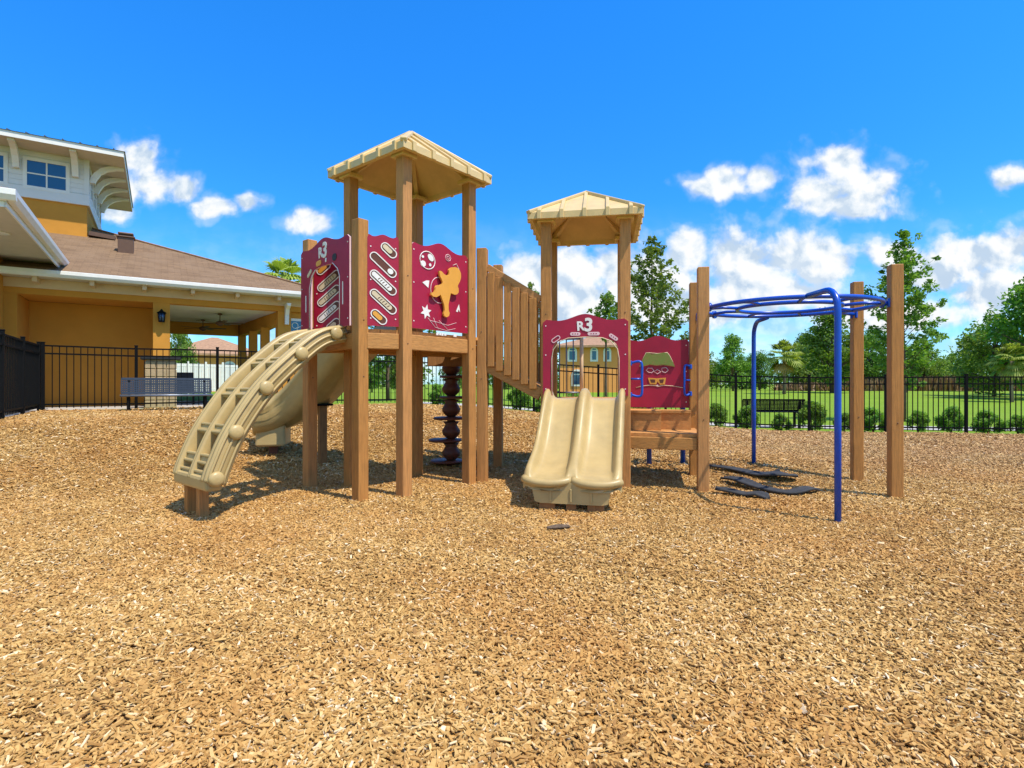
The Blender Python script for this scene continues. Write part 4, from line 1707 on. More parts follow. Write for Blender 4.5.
def arch_climber():
    e = Vector((-.77, .64, 0))
    c = Vector((-.64, -.77, 0))
    o = Vector((-1.90, 5.93, 0))
    sz = catmull([(-.10, 1.83), (.18, 1.755), (.441, 1.566), (.805, 1.22), (1.088, .813), (1.23, .50), (1.275, .36)], 6)
    N = len(sz)
    P3 = lambda s, z, a: o + c * s + e * a + Vector((0, 0, z))
    tang = [(sz[min(i + 1, N - 1)] - sz[max(i - 1, 0)]) for i in range(N)]
    nor = []
    for t in tang:
        t = t / np.linalg.norm(t)
        nor.append((-t[1], t[0]))        # outward normal (s,z)
    def path(a, lift=0.0):
        return [(P3(s + n[0] * lift, z + n[1] * lift, a), e, c * n[0] + Vector((0, 0, n[1]))) for (s, z), n in zip(sz, nor)]
    wid = .68
    m = MB()
    def rail(a, w, h, top):
        pr = [(-w, top - h), (w, top - h), (w * 1.06, top - h * .45), (w, top - .025), (w * .8, top), (w * .25, top), (w * .12, top - .012), (-w * .12, top - .012), (-w * .25, top), (-w * .8, top), (-w, top - .025), (-w * 1.06, top - h * .45)]
        m.sweep(path(a), pr)
    rail(.005, .06, .19, .07)
    rail(.345, .036, .13, .06)
    rail(wid, .046, .17, .07)
    # ridges along the outer faces
    for a in (-.064, wid + .055):
        for lift in (.045, -.02, -.085):
            m.tube([p for p, _, _ in path(a, lift)], .013, 6)
    # rungs: a flat tread with two small ridges, flush with the rails
    for i in (2, 8, 13, 18, 23, 28, 33):
        k = min(i + 1, N - 2)
        (s, z), n = sz[k], nor[k]
        up_ = c * n[0] + Vector((0, 0, n[1]))
        t = tang[k] / np.linalg.norm(tang[k])
        m.beam(P3(s, z, 0), P3(s, z, wid), .11, .05, bev=.014, up=up_)
        for dd in (-.035, .035):
            q0 = (s + t[0] * dd + n[0] * .028, z + t[1] * dd + n[1] * .028)
            m.beam(P3(q0[0], q0[1], 0), P3(q0[0], q0[1], wid), .026, .03, bev=.008, up=up_)
    # solid pockets between the rails, with open slots beside each rung
    full_path = path(0.0)
    marks = [2, 8, 13, 18, 23, 28, 33]
    for a, hw_ in ((.178, .135), (.508, .135)):
        seg_path = path(a)
        for k0, k1 in zip(marks, marks[1:]):
            i0, i1 = k0 + 3, k1
            if i1 - i0 >= 1:
                m.sweep(seg_path[i0:i1 + 1], [(-hw_, -.16), (hw_, -.16), (hw_, -.13), (-hw_, -.13)])
    # toe block
    s, z = sz[-1]
    m.box(P3(s - .02, z - .01, wid / 2), (.15, wid + .1, .13), math.atan2(c.y, c.x), bev=.03)
    ac = m.build('arch_climber', M['tan'], play, PS0)
    ac['label'] = 'tan arched ladder climber with round bosses on its side'
    for k in (3, 12, 18, 24, 34):
        (s, z) = sz[k]
        n = nor[k]
        m = MB()
        p = P3(s - n[0] * .012, z - n[1] * .012, -.07)
        m.lathe([(.07, -.01), (.07, .012), (.062, .026), (.045, .036), (.015, .041)], p, 18, axis=-e)
        m.build('boss', M['tan'], ac, PS0)
    for a in (.31, .60):
        p = P3(1.22, 0, a)
        m = MB()
        m.box((p.x, p.y, (.36 + gz(p.x, p.y) - .15) / 2), (.085, .085, .36 - gz(p.x, p.y) + .15), math.atan2(c.y, c.x), bev=.008)
        m.build('foot', M['wood_up'], ac, PS0)


arch_climber()


# ------------------------------------------------------------------ double slide
def double_slide():
    ux = Vector((RF.x - LF.x, RF.y - LF.y, 0)).normalized()
    ux = (Matrix.Rotation(R(-4.5), 3, 'Z') @ ux)
    n = Vector((ux.y, -ux.x, 0))
    mid = (LF + RF) / 2
    o = Vector((mid.x, mid.y, 0)) + n * .03
    pts = catmull([(-.10, 1.075), (.05, 1.075), (.17, 1.03), (.38, .84), (.62, .60), (.84, .445), (1.04, .36), (1.22, .327), (1.36, .315)], 4)
    N = len(pts)
    pth = []
    for i, (s, z) in enumerate(pts):
        t = pts[min(i + 1, N - 1)] - pts[max(i - 1, 0)]
        t = t / np.linalg.norm(t)
        pth.append((o + n * s + Vector((0, 0, z)), ux, (n * -t[1] + Vector((0, 0, t[0]))).normalized() if True else None))
    half = [(-1.0, 0, -.02), (-1.005, 1, .55), (-.985, 1, .86), (-.945, 1, 1.0), (-.895, 1, .98), (-.855, 1, .75), (-.825, 1, .35), (-.785, 1, .10), (-.73, 0, .01), (-.6, 0, 0), (-.42, 0, 0), (-.26, 0, .01),
            (-.175, 1, .10), (-.135, 1, .35), (-.105, 1, .72), (-.065, 1, .95), (0, 1, 1.0)]
    full = half + [(-a, f, b) for a, f, b in half[-2::-1]]

    def prof(i):
        t = i / (N - 1)
        hw = .478 + .012 * float(sst(t, .6, .9))
        rh = .122 * (1 - .70 * float(sst(t, .70, 1.0)))
        if t < .06:
            rh *= .9
        drop = -.05 * float(sst(t, .93, 1.0)) - .012
        top = [(a * hw, (b * rh) + (drop if t > .9 else 0)) for a, f, b in full]
        th = .055
        bot = [(a * hw, (b * rh * (.72 if abs(a) < .95 else 0) if f else 0) - th + (drop if t > .9 else 0)) for a, f, b in full[::-1]]
        return top + bot
    def lobe(a):
        return math.sqrt(max(0.02, 1 - ((abs(a) - .5) / .54) ** 2))
    m = MB()
    m.sweep(pth, prof)
    # the two chute ends are rounded in plan
    for v in m.bm.verts:
        q = v.co - o
        sv, av = q.dot(n), q.dot(ux) / .49
        if sv > .95:
            k = min(1, (sv - .95) / .40)
            v.co += n * ((lobe(av) - 1) * .15 * k * k)
    # rolled lip at the bottom
    s, z = pts[-1]
    for half in (-1, 1):
        lip = []
        for k in range(19):
            a = .02 + .965 * k / 18
            lip.append(o + n * (s - .012 + (lobe(a) - 1) * .15) + ux * (a * half * .49) + Vector((0, 0, z - .045 + .055 * (1 - lobe(a)))))
        m.tube(lip, .04, 10)
    sl = m.build('double_slide', M['tan'], play, PS0)
    sl['label'] = 'tan double slide with two wide chutes side by side'
    # box-shaped toe below the lip
    m = MB()
    p = o + n * 1.27
    poly = [(-.40, .28), (-.36, .085), (-.30, .07), (.30, .07), (.36, .085), (.40, .28)]
    m.prism(poly, p, ux, (0, 0, 1), -.12, .05)
    for a in (-.2, 0, .2):
        m.box(p + n * .052 + ux * a + Vector((0, 0, .155)), (.02, .02, .13), math.atan2(ux.y, ux.x), bev=.006)
    m.build('toe_block', M['tan'], sl, PS0)
    for a in (-.24, 0, .24):
        q = p + ux * a - n * .02
        m = MB()
        m.box((q.x, q.y, 0.0), (.16 if a else .1, .1, .22), math.atan2(ux.y, ux.x), bev=.006)
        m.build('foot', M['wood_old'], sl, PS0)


double_slide()


# ------------------------------------------------------------------ curved slide on the far side
def curved_slide():
    pts = [Vector(p) for p in catmull([(-1.62, 7.02, 1.84), (-1.95, 7.30, 1.80), (-2.33, 7.66, 1.54), (-2.70, 8.0, 1.22), (-3.05, 8.28, .96), (-3.36, 8.42, .79), (-3.65, 8.42, .68), (-3.92, 8.32, .64)], 6)]
    N = len(pts)
    pth = []
    for i, p in enumerate(pts):
        t = (pts[min(i + 1, N - 1)] - pts[max(i - 1, 0)]).normalized()
        ac = Vector((0, 0, 1)).cross(t).normalized()
        up = t.cross(ac)
        pth.append((p, ac, up))
    prof = [(-.30, .30), (-.335, .285), (-.345, .2), (-.30, .16), (-.33, .10), (-.285, .05), (-.30, -.02), (-.255, -.05), (-.23, -.12), (-.15, -.115), (-.1, -.165), (0, -.16),
            (.1, -.165), (.15, -.115), (.23, -.12), (.255, -.05), (.30, -.02), (.285, .05), (.33, .10), (.30, .16), (.345, .2), (.335, .285), (.30, .30), (.27, .28), (.26, .06), (.2, -.03), (.08, -.07), (-.08, -.07), (-.2, -.03), (-.26, .06), (-.27, .28)]
    m = MB()
    m.sweep(pth, prof)
    sl = m.build('curved_slide', M['tan'], play, PS0)
    sl['label'] = 'tan single curved slide dropping away behind the arched climber'
    p, ac, up = pth[-7]
    g = gz(p.x, p.y)
    m = MB()
    m.box((p.x, p.y, (p.z - .04 + g + .13) / 2), (.46, .42, p.z - .04 - g - .13), math.atan2(ac.y, ac.x), bev=.03)
    m.build('toe_block', M['tan'], sl, PS0)
    m = MB()
    m.box((p.x, p.y, g + .03), (.13, .13, .3), .4, bev=.008)
    m.build('foot', M['maroon_dark'], sl, PS0)
    q = pts[20]
    q2 = Vector((q.x + .02, q.y + .02, q.z))
    m = MB()
    g = gz(q2.x, q2.y)
    m.box((q2.x, q2.y, (q.z - .19 + g - .15) / 2), (.11, .11, q.z - .19 - g + .15), .6, bev=.008)
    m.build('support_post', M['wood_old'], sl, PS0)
    m = MB()
    m.box((q2.x, q2.y, q.z - .18), (.26, .2, .03), .6, bev=.006)
    m.build('support_plate', M['fence'], sl, PS0)


curved_slide()


# ------------------------------------------------------------------ sloping bridge between the towers
def bridge():
    zt0, zt1 = 1.56, 1.19
    m = MB()
    n = 9
    for k in range(n):
        t0_, t1_ = (k + .06) / n, (k + .94) / n
        def e(t):
            a = R1 + (LF - R1) * t
            b = R2 + (LR - R2) * t
            return a, b, zt0 + (zt1 - zt0) * t
        a0, b0, z0 = e(t0_)
        a1, b1, z1 = e(t1_)
        vs = [(a0.x, a0.y, z0), (a1.x, a1.y, z1), (b1.x, b1.y, z1), (b0.x, b0.y, z0)]
        m._new(vs + [(x, y, z - .04) for x, y, z in vs], [(0, 1, 2, 3), (7, 6, 5, 4), (0, 4, 5, 1), (1, 5, 6, 2), (2, 6, 7, 3), (3, 7, 4, 0)])
    m.build('bridge_deck', M['deck'], play, PS0)
    for p0, p1, s in ((R1, LF, -1), (R2, LR, 1)):
        d = (p1 - p0)
        Ln = d.length
        d.normalize()
        nn = Vector((d.y, -d.x)) * (-s)
        a, b = p0 + d * .066, p1 - d * .066
        m = MB()
        m.beam((a.x, a.y, 1.48), (b.x, b.y, 1.12), .06, .15, bev=.008)
        m.build('bridge_rail', M['wood_flat'], play, PS0)
        m = MB()
        m.beam((a.x, a.y, 2.73), (b.x, b.y, 2.29), .05, .09, bev=.008)
        m.build('bridge_rail', M['wood_flat'], play, PS0)
        for k in range(6):
            t = .09 + k * .155
            q = a + (b - a) * t + nn * .047
            z0 = 1.50 - .36 * t
            z1 = 2.69 - .44 * t
            m = MB()
            m.box((q.x, q.y, (z0 + z1) / 2), (.09, .03, z1 - z0), math.atan2(d.y, d.x), bev=.006)
            m.build('bridge_slat', M['wood_up'], play, PS0)


bridge()

# rear guard bars and pole of the lower tower
m = MB()
d = (RR - LR)
for t in (.10, .2, .30):
    q = LR + d * t
    m.tube([(q.x, q.y, DK2), (q.x, q.y, 1.88)], .009, 6)
for z in (DK2 + .06, 1.88):
    a, b = LR + d * .06, LR + d * .42
    m.tube([(a.x, a.y, z), (b.x, b.y, z)], .014, 6)
m.build('guard_bars', M['metal_grey'], play, PS0)
m = MB()
q = LR + d * .42
m.tube([(q.x, q.y, DK2 - .05), (q.x, q.y, 2.02)], .026, 10)
a, b = LR + d * .06, LR + d * .94
m.beam((a.x, a.y, 2.0), (b.x, b.y, 2.0), .05, .09, bev=.01)
m.build('rear_hoop', M['cream_trim'], play, PS0)


# ------------------------------------------------------------------ pod climber column under the tall tower
def pods():
    c = Vector((-.885, 8.0, 0))
    g = gz(c.x, c.y)
    m = MB()
    m.tube([c + Vector((0, 0, g - .1)), c + Vector((0, 0, 1.78))], .06, 12)
    zs = [g + .06, .42, .74, 1.04, 1.34]
    for z in zs:
        m.lathe([(.05, z + .03), (.075, z + .05), (.125, z + .10), (.135, z + .15), (.105, z + .20), (.085, z + .24), (.12, z + .285), (.05, z + .29)], c, 18)
    pc = m.build('pod_climber', M['maroon_dark'], play, PS0)
    pc['label'] = 'dark maroon column of stacked round stepping pods'
    for k, z in enumerate(zs):
        m = MB()
        a = k * 1.1 + 2.4
        q = c + Vector((.09 * math.cos(a), .05 * math.sin(a), 0))
        m.lathe([(.15, z - .005), (.235, z), (.245, z + .015), (.235, z + .032), (.06, z + .036)], q, 22)
        m.build('stepping_disc', M['maroon_dark'], pc, PS0)
    m = MB()
    m.beam((Bk.x + .1, Bk.y + .3, 1.60), (R2.x - .05, R2.y + .05, 1.60), .07, .2, bev=.008)
    m.beam((c.x, c.y, 1.72), (c.x + .05, c.y - .6, 1.72), .06, .1, bev=.008)
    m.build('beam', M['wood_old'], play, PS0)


pods()


# ------------------------------------------------------------------ blue handles, ladder legs, overhead ring
def blue_things():
    def handle(c, d, z0, z1, out_):
        d3 = Vector((d[0], d[1], 0)).normalized()
        p = Vector((c[0], c[1], 0))
        m = MB()
        prof = [(0, z1 - .02), (out_ * .7, z1), (out_, z1 - .04), (out_, (z0 + z1) / 2), (out_, z0 + .04), (out_ * .7, z0), (0, z0 + .02)]
        pts = catmull([(*((p + d3 * a)[:2]), z) for a, z in prof], 4)
        m.tube(pts, .015, 8)
        m.tube([p + d3 * 0 + Vector((0, 0, (z0 + z1) / 2)), p + d3 * out_ + Vector((0, 0, (z0 + z1) / 2))], .012, 8)
        for z in (z0 + .02, z1 - .02):
            m.box(p + Vector((0, 0, z)), (.03, .05, .06), math.atan2(d3.y, d3.x), bev=.006)
        m.build('grab_handle', M['blue'], play, PS0)
    handle((RF.x + .065, RF.y - .02), (1, -.25), 1.10, 1.52, .13)
    handle((S2.x - .07, S2.y - .04), (-1, -.5), 1.10, 1.50, .10)
    # ladder behind the steps
    m = MB()
    for x, y in ((2.02, 8.1), (2.50, 8.05)):
        m.tube([(x, y, gz(x, y) - .1), (x, y, 1.45), (x - .01, y - .25, 1.6), (x - .02, y - .45, 1.6)], .036, 10)
    for z in (.62, .92, 1.22):
        m.tube([(2.02, 8.1, z), (2.50, 8.05, z)], .018, 8)
    m.build('rung_ladder', M['blue'], play, PS0)

    c = Vector((3.22, 6.42, 2.14))
    circ = lambda r, a, z=0: c + Vector((r * math.cos(a), r * math.sin(a), z + .012 * math.sin(a)))
    RO, RI = .925, .55
    n = 56
    m = MB()
    m.tube([circ(RO, 2 * math.pi * k / n) for k in range(n)], .0235, 8, closed=True)
    m.tube([circ(RI, 2 * math.pi * k / n, .0) for k in range(n)], .0225, 8, closed=True)
    for k in range(9):
        a = 2 * math.pi * (k + .35) / 9
        m.tube([circ(RI, a), circ((RI + RO) / 2, a, .012), circ(RO, a)], .0185, 8)
    # brackets to the timber posts
    for p, off in ((S2, (.05, -.05)), (T1, (-.03, 0)), (T2, (-.05, -.03)), (S1, (.04, 0))):
        q = Vector((p.x, p.y, c.z))
        a = math.atan2(q.y - c.y, q.x - c.x)
        tip = q + (c - q).normalized() * .06
        m.tube([circ(RO, a), tip], .024, 8)
        m.box(tip, (.03, .085, .10), a, bev=.008)
        m.lathe([(.05, -.01), (.05, .02), (.03, .035)], circ(RO, a), 10, axis=(math.cos(a), math.sin(a), 0))
    rg = m.build('overhead_ring', M['blue'], play, PS0)
    rg['label'] = 'blue overhead ring climber with two concentric hoops on bent legs'
    for base, (ex, ey) in (((2.95, 4.98), (2.97, 5.52)), ((3.45, 7.85), (3.40, 7.325))):
        g = gz(*base)
        d = Vector((ex - base[0], ey - base[1], 0))
        b3 = Vector((base[0], base[1], 0))
        pts = [b3 + Vector((0, 0, g - .12)), b3 + Vector((0, 0, 1.0)), b3 + Vector((0, 0, 1.90))]
        for k in range(1, 7):
            a = k / 6 * math.pi / 2
            pts.append(b3 + d.normalized() * (.2 * (1 - math.cos(a))) + Vector((0, 0, 1.93 + .2 * math.sin(a))))
        pts.append(Vector((ex, ey, 2.135)))
        m = MB()
        m.tube(pts, .029, 12)
        m.build('leg', M['blue'], rg, PS0)


blue_things()


# ------------------------------------------------------------------ rubber mat remnants in the mulch
def rubber(label, pts, widths, group=None):
    base = (pts[0][0], pts[0][1], gz(pts[0][0], pts[0][1]))
    rows = catmull([(x, y, z, w) for (x, y, z), w in zip(pts, widths)], 5)
    m = MB()
    path = []
    P_ = [Vector(r[:3]) for r in rows]
    for i, r in enumerate(rows):
        t = (P_[min(i + 1, len(P_) - 1)] - P_[max(i - 1, 0)]).normalized()
        ac = Vector((0, 0, 1)).cross(t).normalized()
        path.append((Vector((r[0], r[1], gz(r[0], r[1]) + r[2] * 1.0 + .002)), ac, Vector((0, 0, 1))))
    hk = .4 if 'scrap' in label else .7
    m.sweep(path, lambda i: [(a_, b_ * hk) for a_, b_ in ((-rows[i][3] * 1.15, .0), (rows[i][3] * 1.15, .0), (rows[i][3] * 1.15, .035), (rows[i][3] * .8, .045), (rows[i][3] * .4, .024), (-rows[i][3] * .5, .022), (-rows[i][3] * .9, .04), (-rows[i][3] * 1.15, .03))])
    o = m.build('rubber_mat', M['bark' if 'scrap' in label else 'rubber'], None, base)
    o.location = base
    tag(o, label, 'rubber mat', group)


rubber('black rubber mat strip by the far blue leg, flared at its right end', [(2.72, 7.62, .05), (3.0, 7.45, .04), (3.25, 7.22, .03), (3.45, 7.05, .09), (3.62, 7.1, .03)], [.03, .07, .12, .20, .05], 'rubber mat pieces in the mulch')
rubber('long curved black rubber mat strip, middle one of three under the ring', [(2.66, 6.95, .05), (2.78, 6.75, .08), (2.9, 6.45, .05), (3.12, 6.22, .03), (3.38, 6.28, .06), (3.55, 6.36, .02)], [.04, .09, .07, .07, .06, .02], 'rubber mat pieces in the mulch')
rubber('short black rubber mat strip close to the timber post of the steps', [(2.30, 6.22, .06), (2.45, 6.15, .05), (2.58, 6.08, .03), (2.70, 6.0, .05), (2.74, 5.9, .02)], [.05, .07, .06, .08, .03], 'rubber mat pieces in the mulch')
rubber('small flat brown scrap lying in the mulch before the double slide', [(.30, 4.70, .02), (.41, 4.73, .03), (.50, 4.78, .02)], [.015, .04, .015])


# ================================================================== VEGETATION
def leaf_quads(cent, n_per, spread, size, flat=.0):
    """random small leaf faces round the given centres; cent (k,3), spread (k,3)"""
    cent = np.repeat(cent, n_per, 0)
    sp_ = np.repeat(spread, n_per, 0)
    n = len(cent)
    d = RNG.normal(0, 1, (n, 3))
    d /= np.linalg.norm(d, axis=1)[:, None]
    r = RNG.random(n) ** .45
    p = cent + d * r[:, None] * sp_
    a = RNG.normal(0, 1, (n, 3))
    a[:, 2] *= .6
    a /= np.linalg.norm(a, axis=1)[:, None]
    b = np.cross(a, RNG.normal(0, 1, (n, 3)))
    b /= np.linalg.norm(b, axis=1)[:, None] + 1e-9
    s = size * RNG.uniform(.6, 1.4, n)[:, None]
    a = a * s
    b = b * s * .55
    v = np.stack([p - a, p + b * .9, p + a, p - b * .9], 1).reshape(-1, 3)
    f = np.arange(n * 4).reshape(-1, 4)
    return v, f


def conical_tree_parts(h, w, seed, n_br=40, leaf=.075, dens=26, low=.14, lm='leaf_a'):
    rnd = random.Random(seed)
    m = MB()
    m.tube([(0, 0, -.2), (.02, 0, h * .2), (-.03, .02, h * .5), (.02, .0, h * .8), (0, 0, h * .98)], [.075, .062, .045, .022, .006], 8)
    cents, spr = [], []
    for i in range(n_br):
        t = low + (1 - low) * (i / (n_br - 1)) ** .9
        z = h * t
        prof = (math.sin(min(1, (t - low + .12) / .35) * math.pi / 2)) * (1 - t) ** .75
        ln = w * .5 * 1.5 * max(.08, prof) * rnd.uniform(.65, 1.2)
        az = i * 2.4 + rnd.uniform(-.4, .4)
        up = rnd.uniform(.55, 1.15)
        d = Vector((math.cos(az), math.sin(az), up)).normalized()
        p0 = Vector((0, 0, z * .96))
        p1 = p0 + d * ln * .6
        p2 = p1 + (d + Vector((0, 0, .25))).normalized() * ln * .55
        m.tube([p0, p1, p2], [.02 * (1.1 - t), .012 * (1.1 - t), .004], 5)
        k = max(2, int(ln / .16))
        for j in range(k):
            u = .25 + .8 * (j + rnd.random() * .6) / k
            q = p0 + (p2 - p0) * u + Vector((rnd.gauss(0, .08), rnd.gauss(0, .08), rnd.gauss(0, .07)))
            cents.append(tuple(q))
            s = rnd.uniform(.10, .21)
            spr.append((s, s, s * .8))
    v, f = leaf_quads(np.array(cents), dens, np.array(spr), leaf)
    return m, np_mesh('crown', v, f, [M[lm]])


def round_tree_parts(h, w, seed, n_cl=46, leaf=.24, dens=80, base=.18, lm='leaf_b', conic=0.0):
    rnd = random.Random(seed)
    m = MB()
    m.tube([(0, 0, -.3), (.05, .0, h * .25), (-.08, .05, h * .5), (0, 0, h * .8)], [w * .03, w * .024, w * .016, .02], 8)
    cents, spr = [], []
    for i in range(n_cl):
        t = rnd.random()
        z = h * (base + (1 - base) * t)
        rr = (w / 2) * (math.sin(math.pi * min(1, .12 + t * .86)) ** .6) * (1 - conic * t)
        az = rnd.uniform(0, 2 * math.pi)
        r = rr * rnd.uniform(.35, .95)
        c = (r * math.cos(az), r * math.sin(az), z + rnd.gauss(0, .03) * h)
        cents.append(c)
        s = w * rnd.uniform(.09, .19)
        spr.append((s * 1.15, s * 1.15, s * .75))
        if i % 3 == 0:
            m.tube([(0, 0, max(.1, z * .55)), (c[0] * .55, c[1] * .55, z * .8), c], [w * .012, w * .008, .01], 5)
    v, f = leaf_quads(np.array(cents), dens, np.array(spr), leaf)
    return m, np_mesh('crown', v, f, [M[lm]])


def palm_parts(h, seed, fr_len=1.5, n=54, dead=8):
    rnd = random.Random(seed)
    m = MB()
    m.tube([(0, 0, -.3), (.06, 0, h * .4), (.0, .05, h * .8), (0, 0, h)], [.17, .14, .13, .16], 10)
    V, Fc, D, DF = [], [], [], []

    def frond(az, el, ln, v, f):
        # costapalmate leaf: a curved stalk with a fan of narrow drooping blades
        d = np.array([math.cos(az) * math.cos(el), math.sin(az) * math.cos(el), math.sin(el)])
        o = np.array([0, 0, h])
        st = o + d * ln * .45
        side = np.array([-math.sin(az), math.cos(az), 0])
        nb = 13
        for k in range(nb):
            t = (k / (nb - 1) - .5) * 2.3
            dr = d * math.cos(t) + side * math.sin(t)
            L_ = ln * .62 * (1 - .2 * abs(t) / 1.15)
            tip = st + dr * L_ + np.array([0, 0, -.32 * L_])
            mid = st + dr * L_ * .55 + np.array([0, 0, .02])
            w = np.cross(dr, [0, 0, 1.0])
            w = w / (np.linalg.norm(w) + 1e-6) * ln * .045
            i0 = len(v)
            v += [st, mid + w, tip, mid - w]
            f.append((i0, i0 + 1, i0 + 2, i0 + 3))
        i0 = len(v)
        v += [o + side * .02, st + side * .02, st - side * .02, o - side * .02]
        f.append((i0, i0 + 1, i0 + 2, i0 + 3))
    for i in range(n):
        frond(i * 2.4 + rnd.uniform(-.2, .2), rnd.uniform(-.75, 1.4), fr_len * rnd.uniform(.8, 1.1), V, Fc)
    for i in range(dead):
        frond(i * 2.4 + rnd.uniform(-.3, .3), rnd.uniform(-1.3, -.75), fr_len * rnd.uniform(.7, .9), D, DF)
    return m, np_mesh('crown', np.array(V), Fc, [M['frond']]), np_mesh('dead_fronds', np.array(D), DF, [M['frond_dead']])


protos = {}


def tree(kind, loc, label, group=None, s=(1, 1, 1), rz=0.0, name='tree', cat='tree'):
    r = link(name, None, None, loc)
    r.rotation_euler = (0, 0, rz)
    r.scale = s
    tag(r, label, cat, group)
    if kind not in protos:
        K_ = kind[0]
        if K_ == 'cone':
            m, cr = conical_tree_parts(*kind[1:5], **dict(kind[5]))
            tr = m.build('trunk', M['bark'])
        elif K_ == 'round':
            m, cr = round_tree_parts(*kind[1:4], **dict(kind[4]))
            tr = m.build('trunk', M['bark'])
        else:
            m, cr, dd = palm_parts(*kind[1:4])
            tr = m.build('trunk', M['palm_bark'])
            dd = link('dead_fronds', dd, None)
            dd.parent = r
        tr.parent = r
        cr = link('crown', cr, r)
        protos[kind] = r
    else:
        for ch in protos[kind].children:
            c = ch.copy()
            COL.objects.link(c)
            c.parent = r
    return r


def gl(px, Y):
    x = (px - 512) / F_PX * Y
    return (x, Y, gz(x, Y) - .04)


CONE_A = ('cone', 6.7, 3.1, 3, 58, (('leaf', .068), ('dens', 25)))
CONE_B = ('cone', 6.5, 3.6, 8, 52, (('leaf', .07), ('dens', 21), ('lm', 'leaf_c')))
CONE_C = ('cone', 4.6, 3.0, 12, 34, (('leaf', .075), ('dens', 24)))
G_T = 'young trees just beyond the rear fence'
tree(CONE_A, gl(904, 19.0), 'tall slender young tree behind the rightmost timber post', G_T, rz=.4)
tree(CONE_B, gl(652, 19.5), 'leafy young tree rising behind the maroon face panel', G_T, (1, 1, 1.0), rz=1.2)
CONE_D = ('cone', 4.9, 3.2, 15, 26, (('leaf', .07), ('dens', 20), ('low', .55)))
tree(CONE_D, gl(606, 24), 'small thin tree between the posts of the lower tower', G_T, (1, 1, 1.05), rz=2)
tree(CONE_B, gl(530, 26), 'young tree half hidden behind the sloping bridge', G_T, (.8, .8, .88), rz=3)
tree(CONE_C, gl(388, 21), 'young tree seen through the legs under the tall tower', G_T, (1.1, 1.1, .95), rz=4)

OAK_A = ('round', 9, 9, 21, (('n_cl', 70), ('dens', 130), ('leaf', .20)))
OAK_B = ('round', 8, 6.5, 22, (('n_cl', 56), ('dens', 120), ('leaf', .18), ('lm', 'leaf_a'), ('conic', .35)))
OAK_C = ('round', 7, 8, 23, (('n_cl', 64), ('dens', 120), ('leaf', .19), ('lm', 'leaf_c'), ('base', .1)))
G_F = 'trees of the far tree line'
FAR = [
    # px, top y, depth, kind, width factor, label
    (700, 352, 72, OAK_C, 1.0, 'low yellow green tree far off beside the timber posts of the steps'),
    (733, 337, 66, OAK_B, .85, 'upright green tree left of the rear blue leg, beyond the lawn'),
    (759, 352, 74, OAK_A, .8, 'dark round tree just right of the rear blue leg in the far tree line'),
    (800, 346, 72, OAK_C, .8, 'yellow green tree to the right of the cabbage palm in the far tree line'),
    (832, 312, 56, OAK_B, 1.05, 'tallest green tree behind the front blue leg of the overhead ring'),
    (816, 330, 76, OAK_A, .8, 'dark round tree between the palm and the front blue leg'),
    (872, 332, 70, OAK_A, .9, 'dark round tree between the two right hand timber posts'),
    (925, 350, 72, OAK_C, .9, 'yellow green tree low behind the slender young tree'),
    (950, 356, 76, OAK_C, .8, 'low pale tree where the far tree line dips'),
    (975, 336, 62, OAK_B, .9, 'upright green tree left of the big right edge tree'),
    (1052, 270, 40, OAK_A, .85, 'big dark spreading tree at the right edge'),
    (994, 318, 46, OAK_C, .75, 'bushy green tree in front of the big right edge tree'),
    (1070, 300, 48, OAK_A, 1.0, 'dark tree cut off by the right edge of the picture'),
    (852, 348, 82, OAK_A, 1.0, 'dark round tree between the front blue leg and a timber post'),
    (905, 346, 84, OAK_A, 1.0, 'dark round tree right behind the slender young tree'),
    (742, 358, 84, OAK_A, 1.1, 'dark tree low beside the rear blue leg in the far tree line'),
    (668, 350, 80, OAK_A, .9, 'dark round tree far behind the maroon face panel'),
    (505, 362, 84, OAK_C, .9, 'low far tree behind the bridge'),
    (540, 366, 84, OAK_A, .7, 'far dark tree left of the two storey tan house'),
    (455, 352, 60, OAK_A, .7, 'dark round tree behind the maroon pod column'),
    (405, 346, 48, OAK_C, .8, 'bright tree seen between the legs of the tall tower'),
    (372, 350, 52, OAK_B, .9, 'upright green tree behind the curved slide'),
    (178, 331, 40, OAK_C, .55, 'bright green tree seen through the pavilion'),
]
for i, (px, ty, Y, kind, wf, lab) in enumerate(FAR):
    loc = gl(px, Y)
    h = CAM_Z + (384 - ty) / F_PX * Y - loc[2]
    sz = h / (kind[1] * 1.04)
    tree(kind, loc, lab, G_F, (sz * wf, sz * wf, sz), rz=i * 1.7)

PALM = ('palm', 3.5, 5, 1.9)
PALM2 = ('palm', 5.4, 9, 1.6)
loc = gl(784, 52)
tree(PALM, loc, 'cabbage palm with drooping dead fronds beyond the lawn, between the blue legs', 'palms', (1.0, 1.0, 1.0), name='palm_tree', cat='palm')
loc = gl(1012, 36)
tree(PALM, loc, 'cabbage palm in front of the dark trees at the right edge', 'palms', (.72, .72, .76), rz=2, name='palm_tree', cat='palm')
loc = gl(287, 31)
tree(PALM2, (loc[0], loc[1], loc[2] + .4), 'palm rising behind the clubhouse roof', 'palms', (1.2, 1.2, 1.1), rz=1, name='palm_tree', cat='palm')


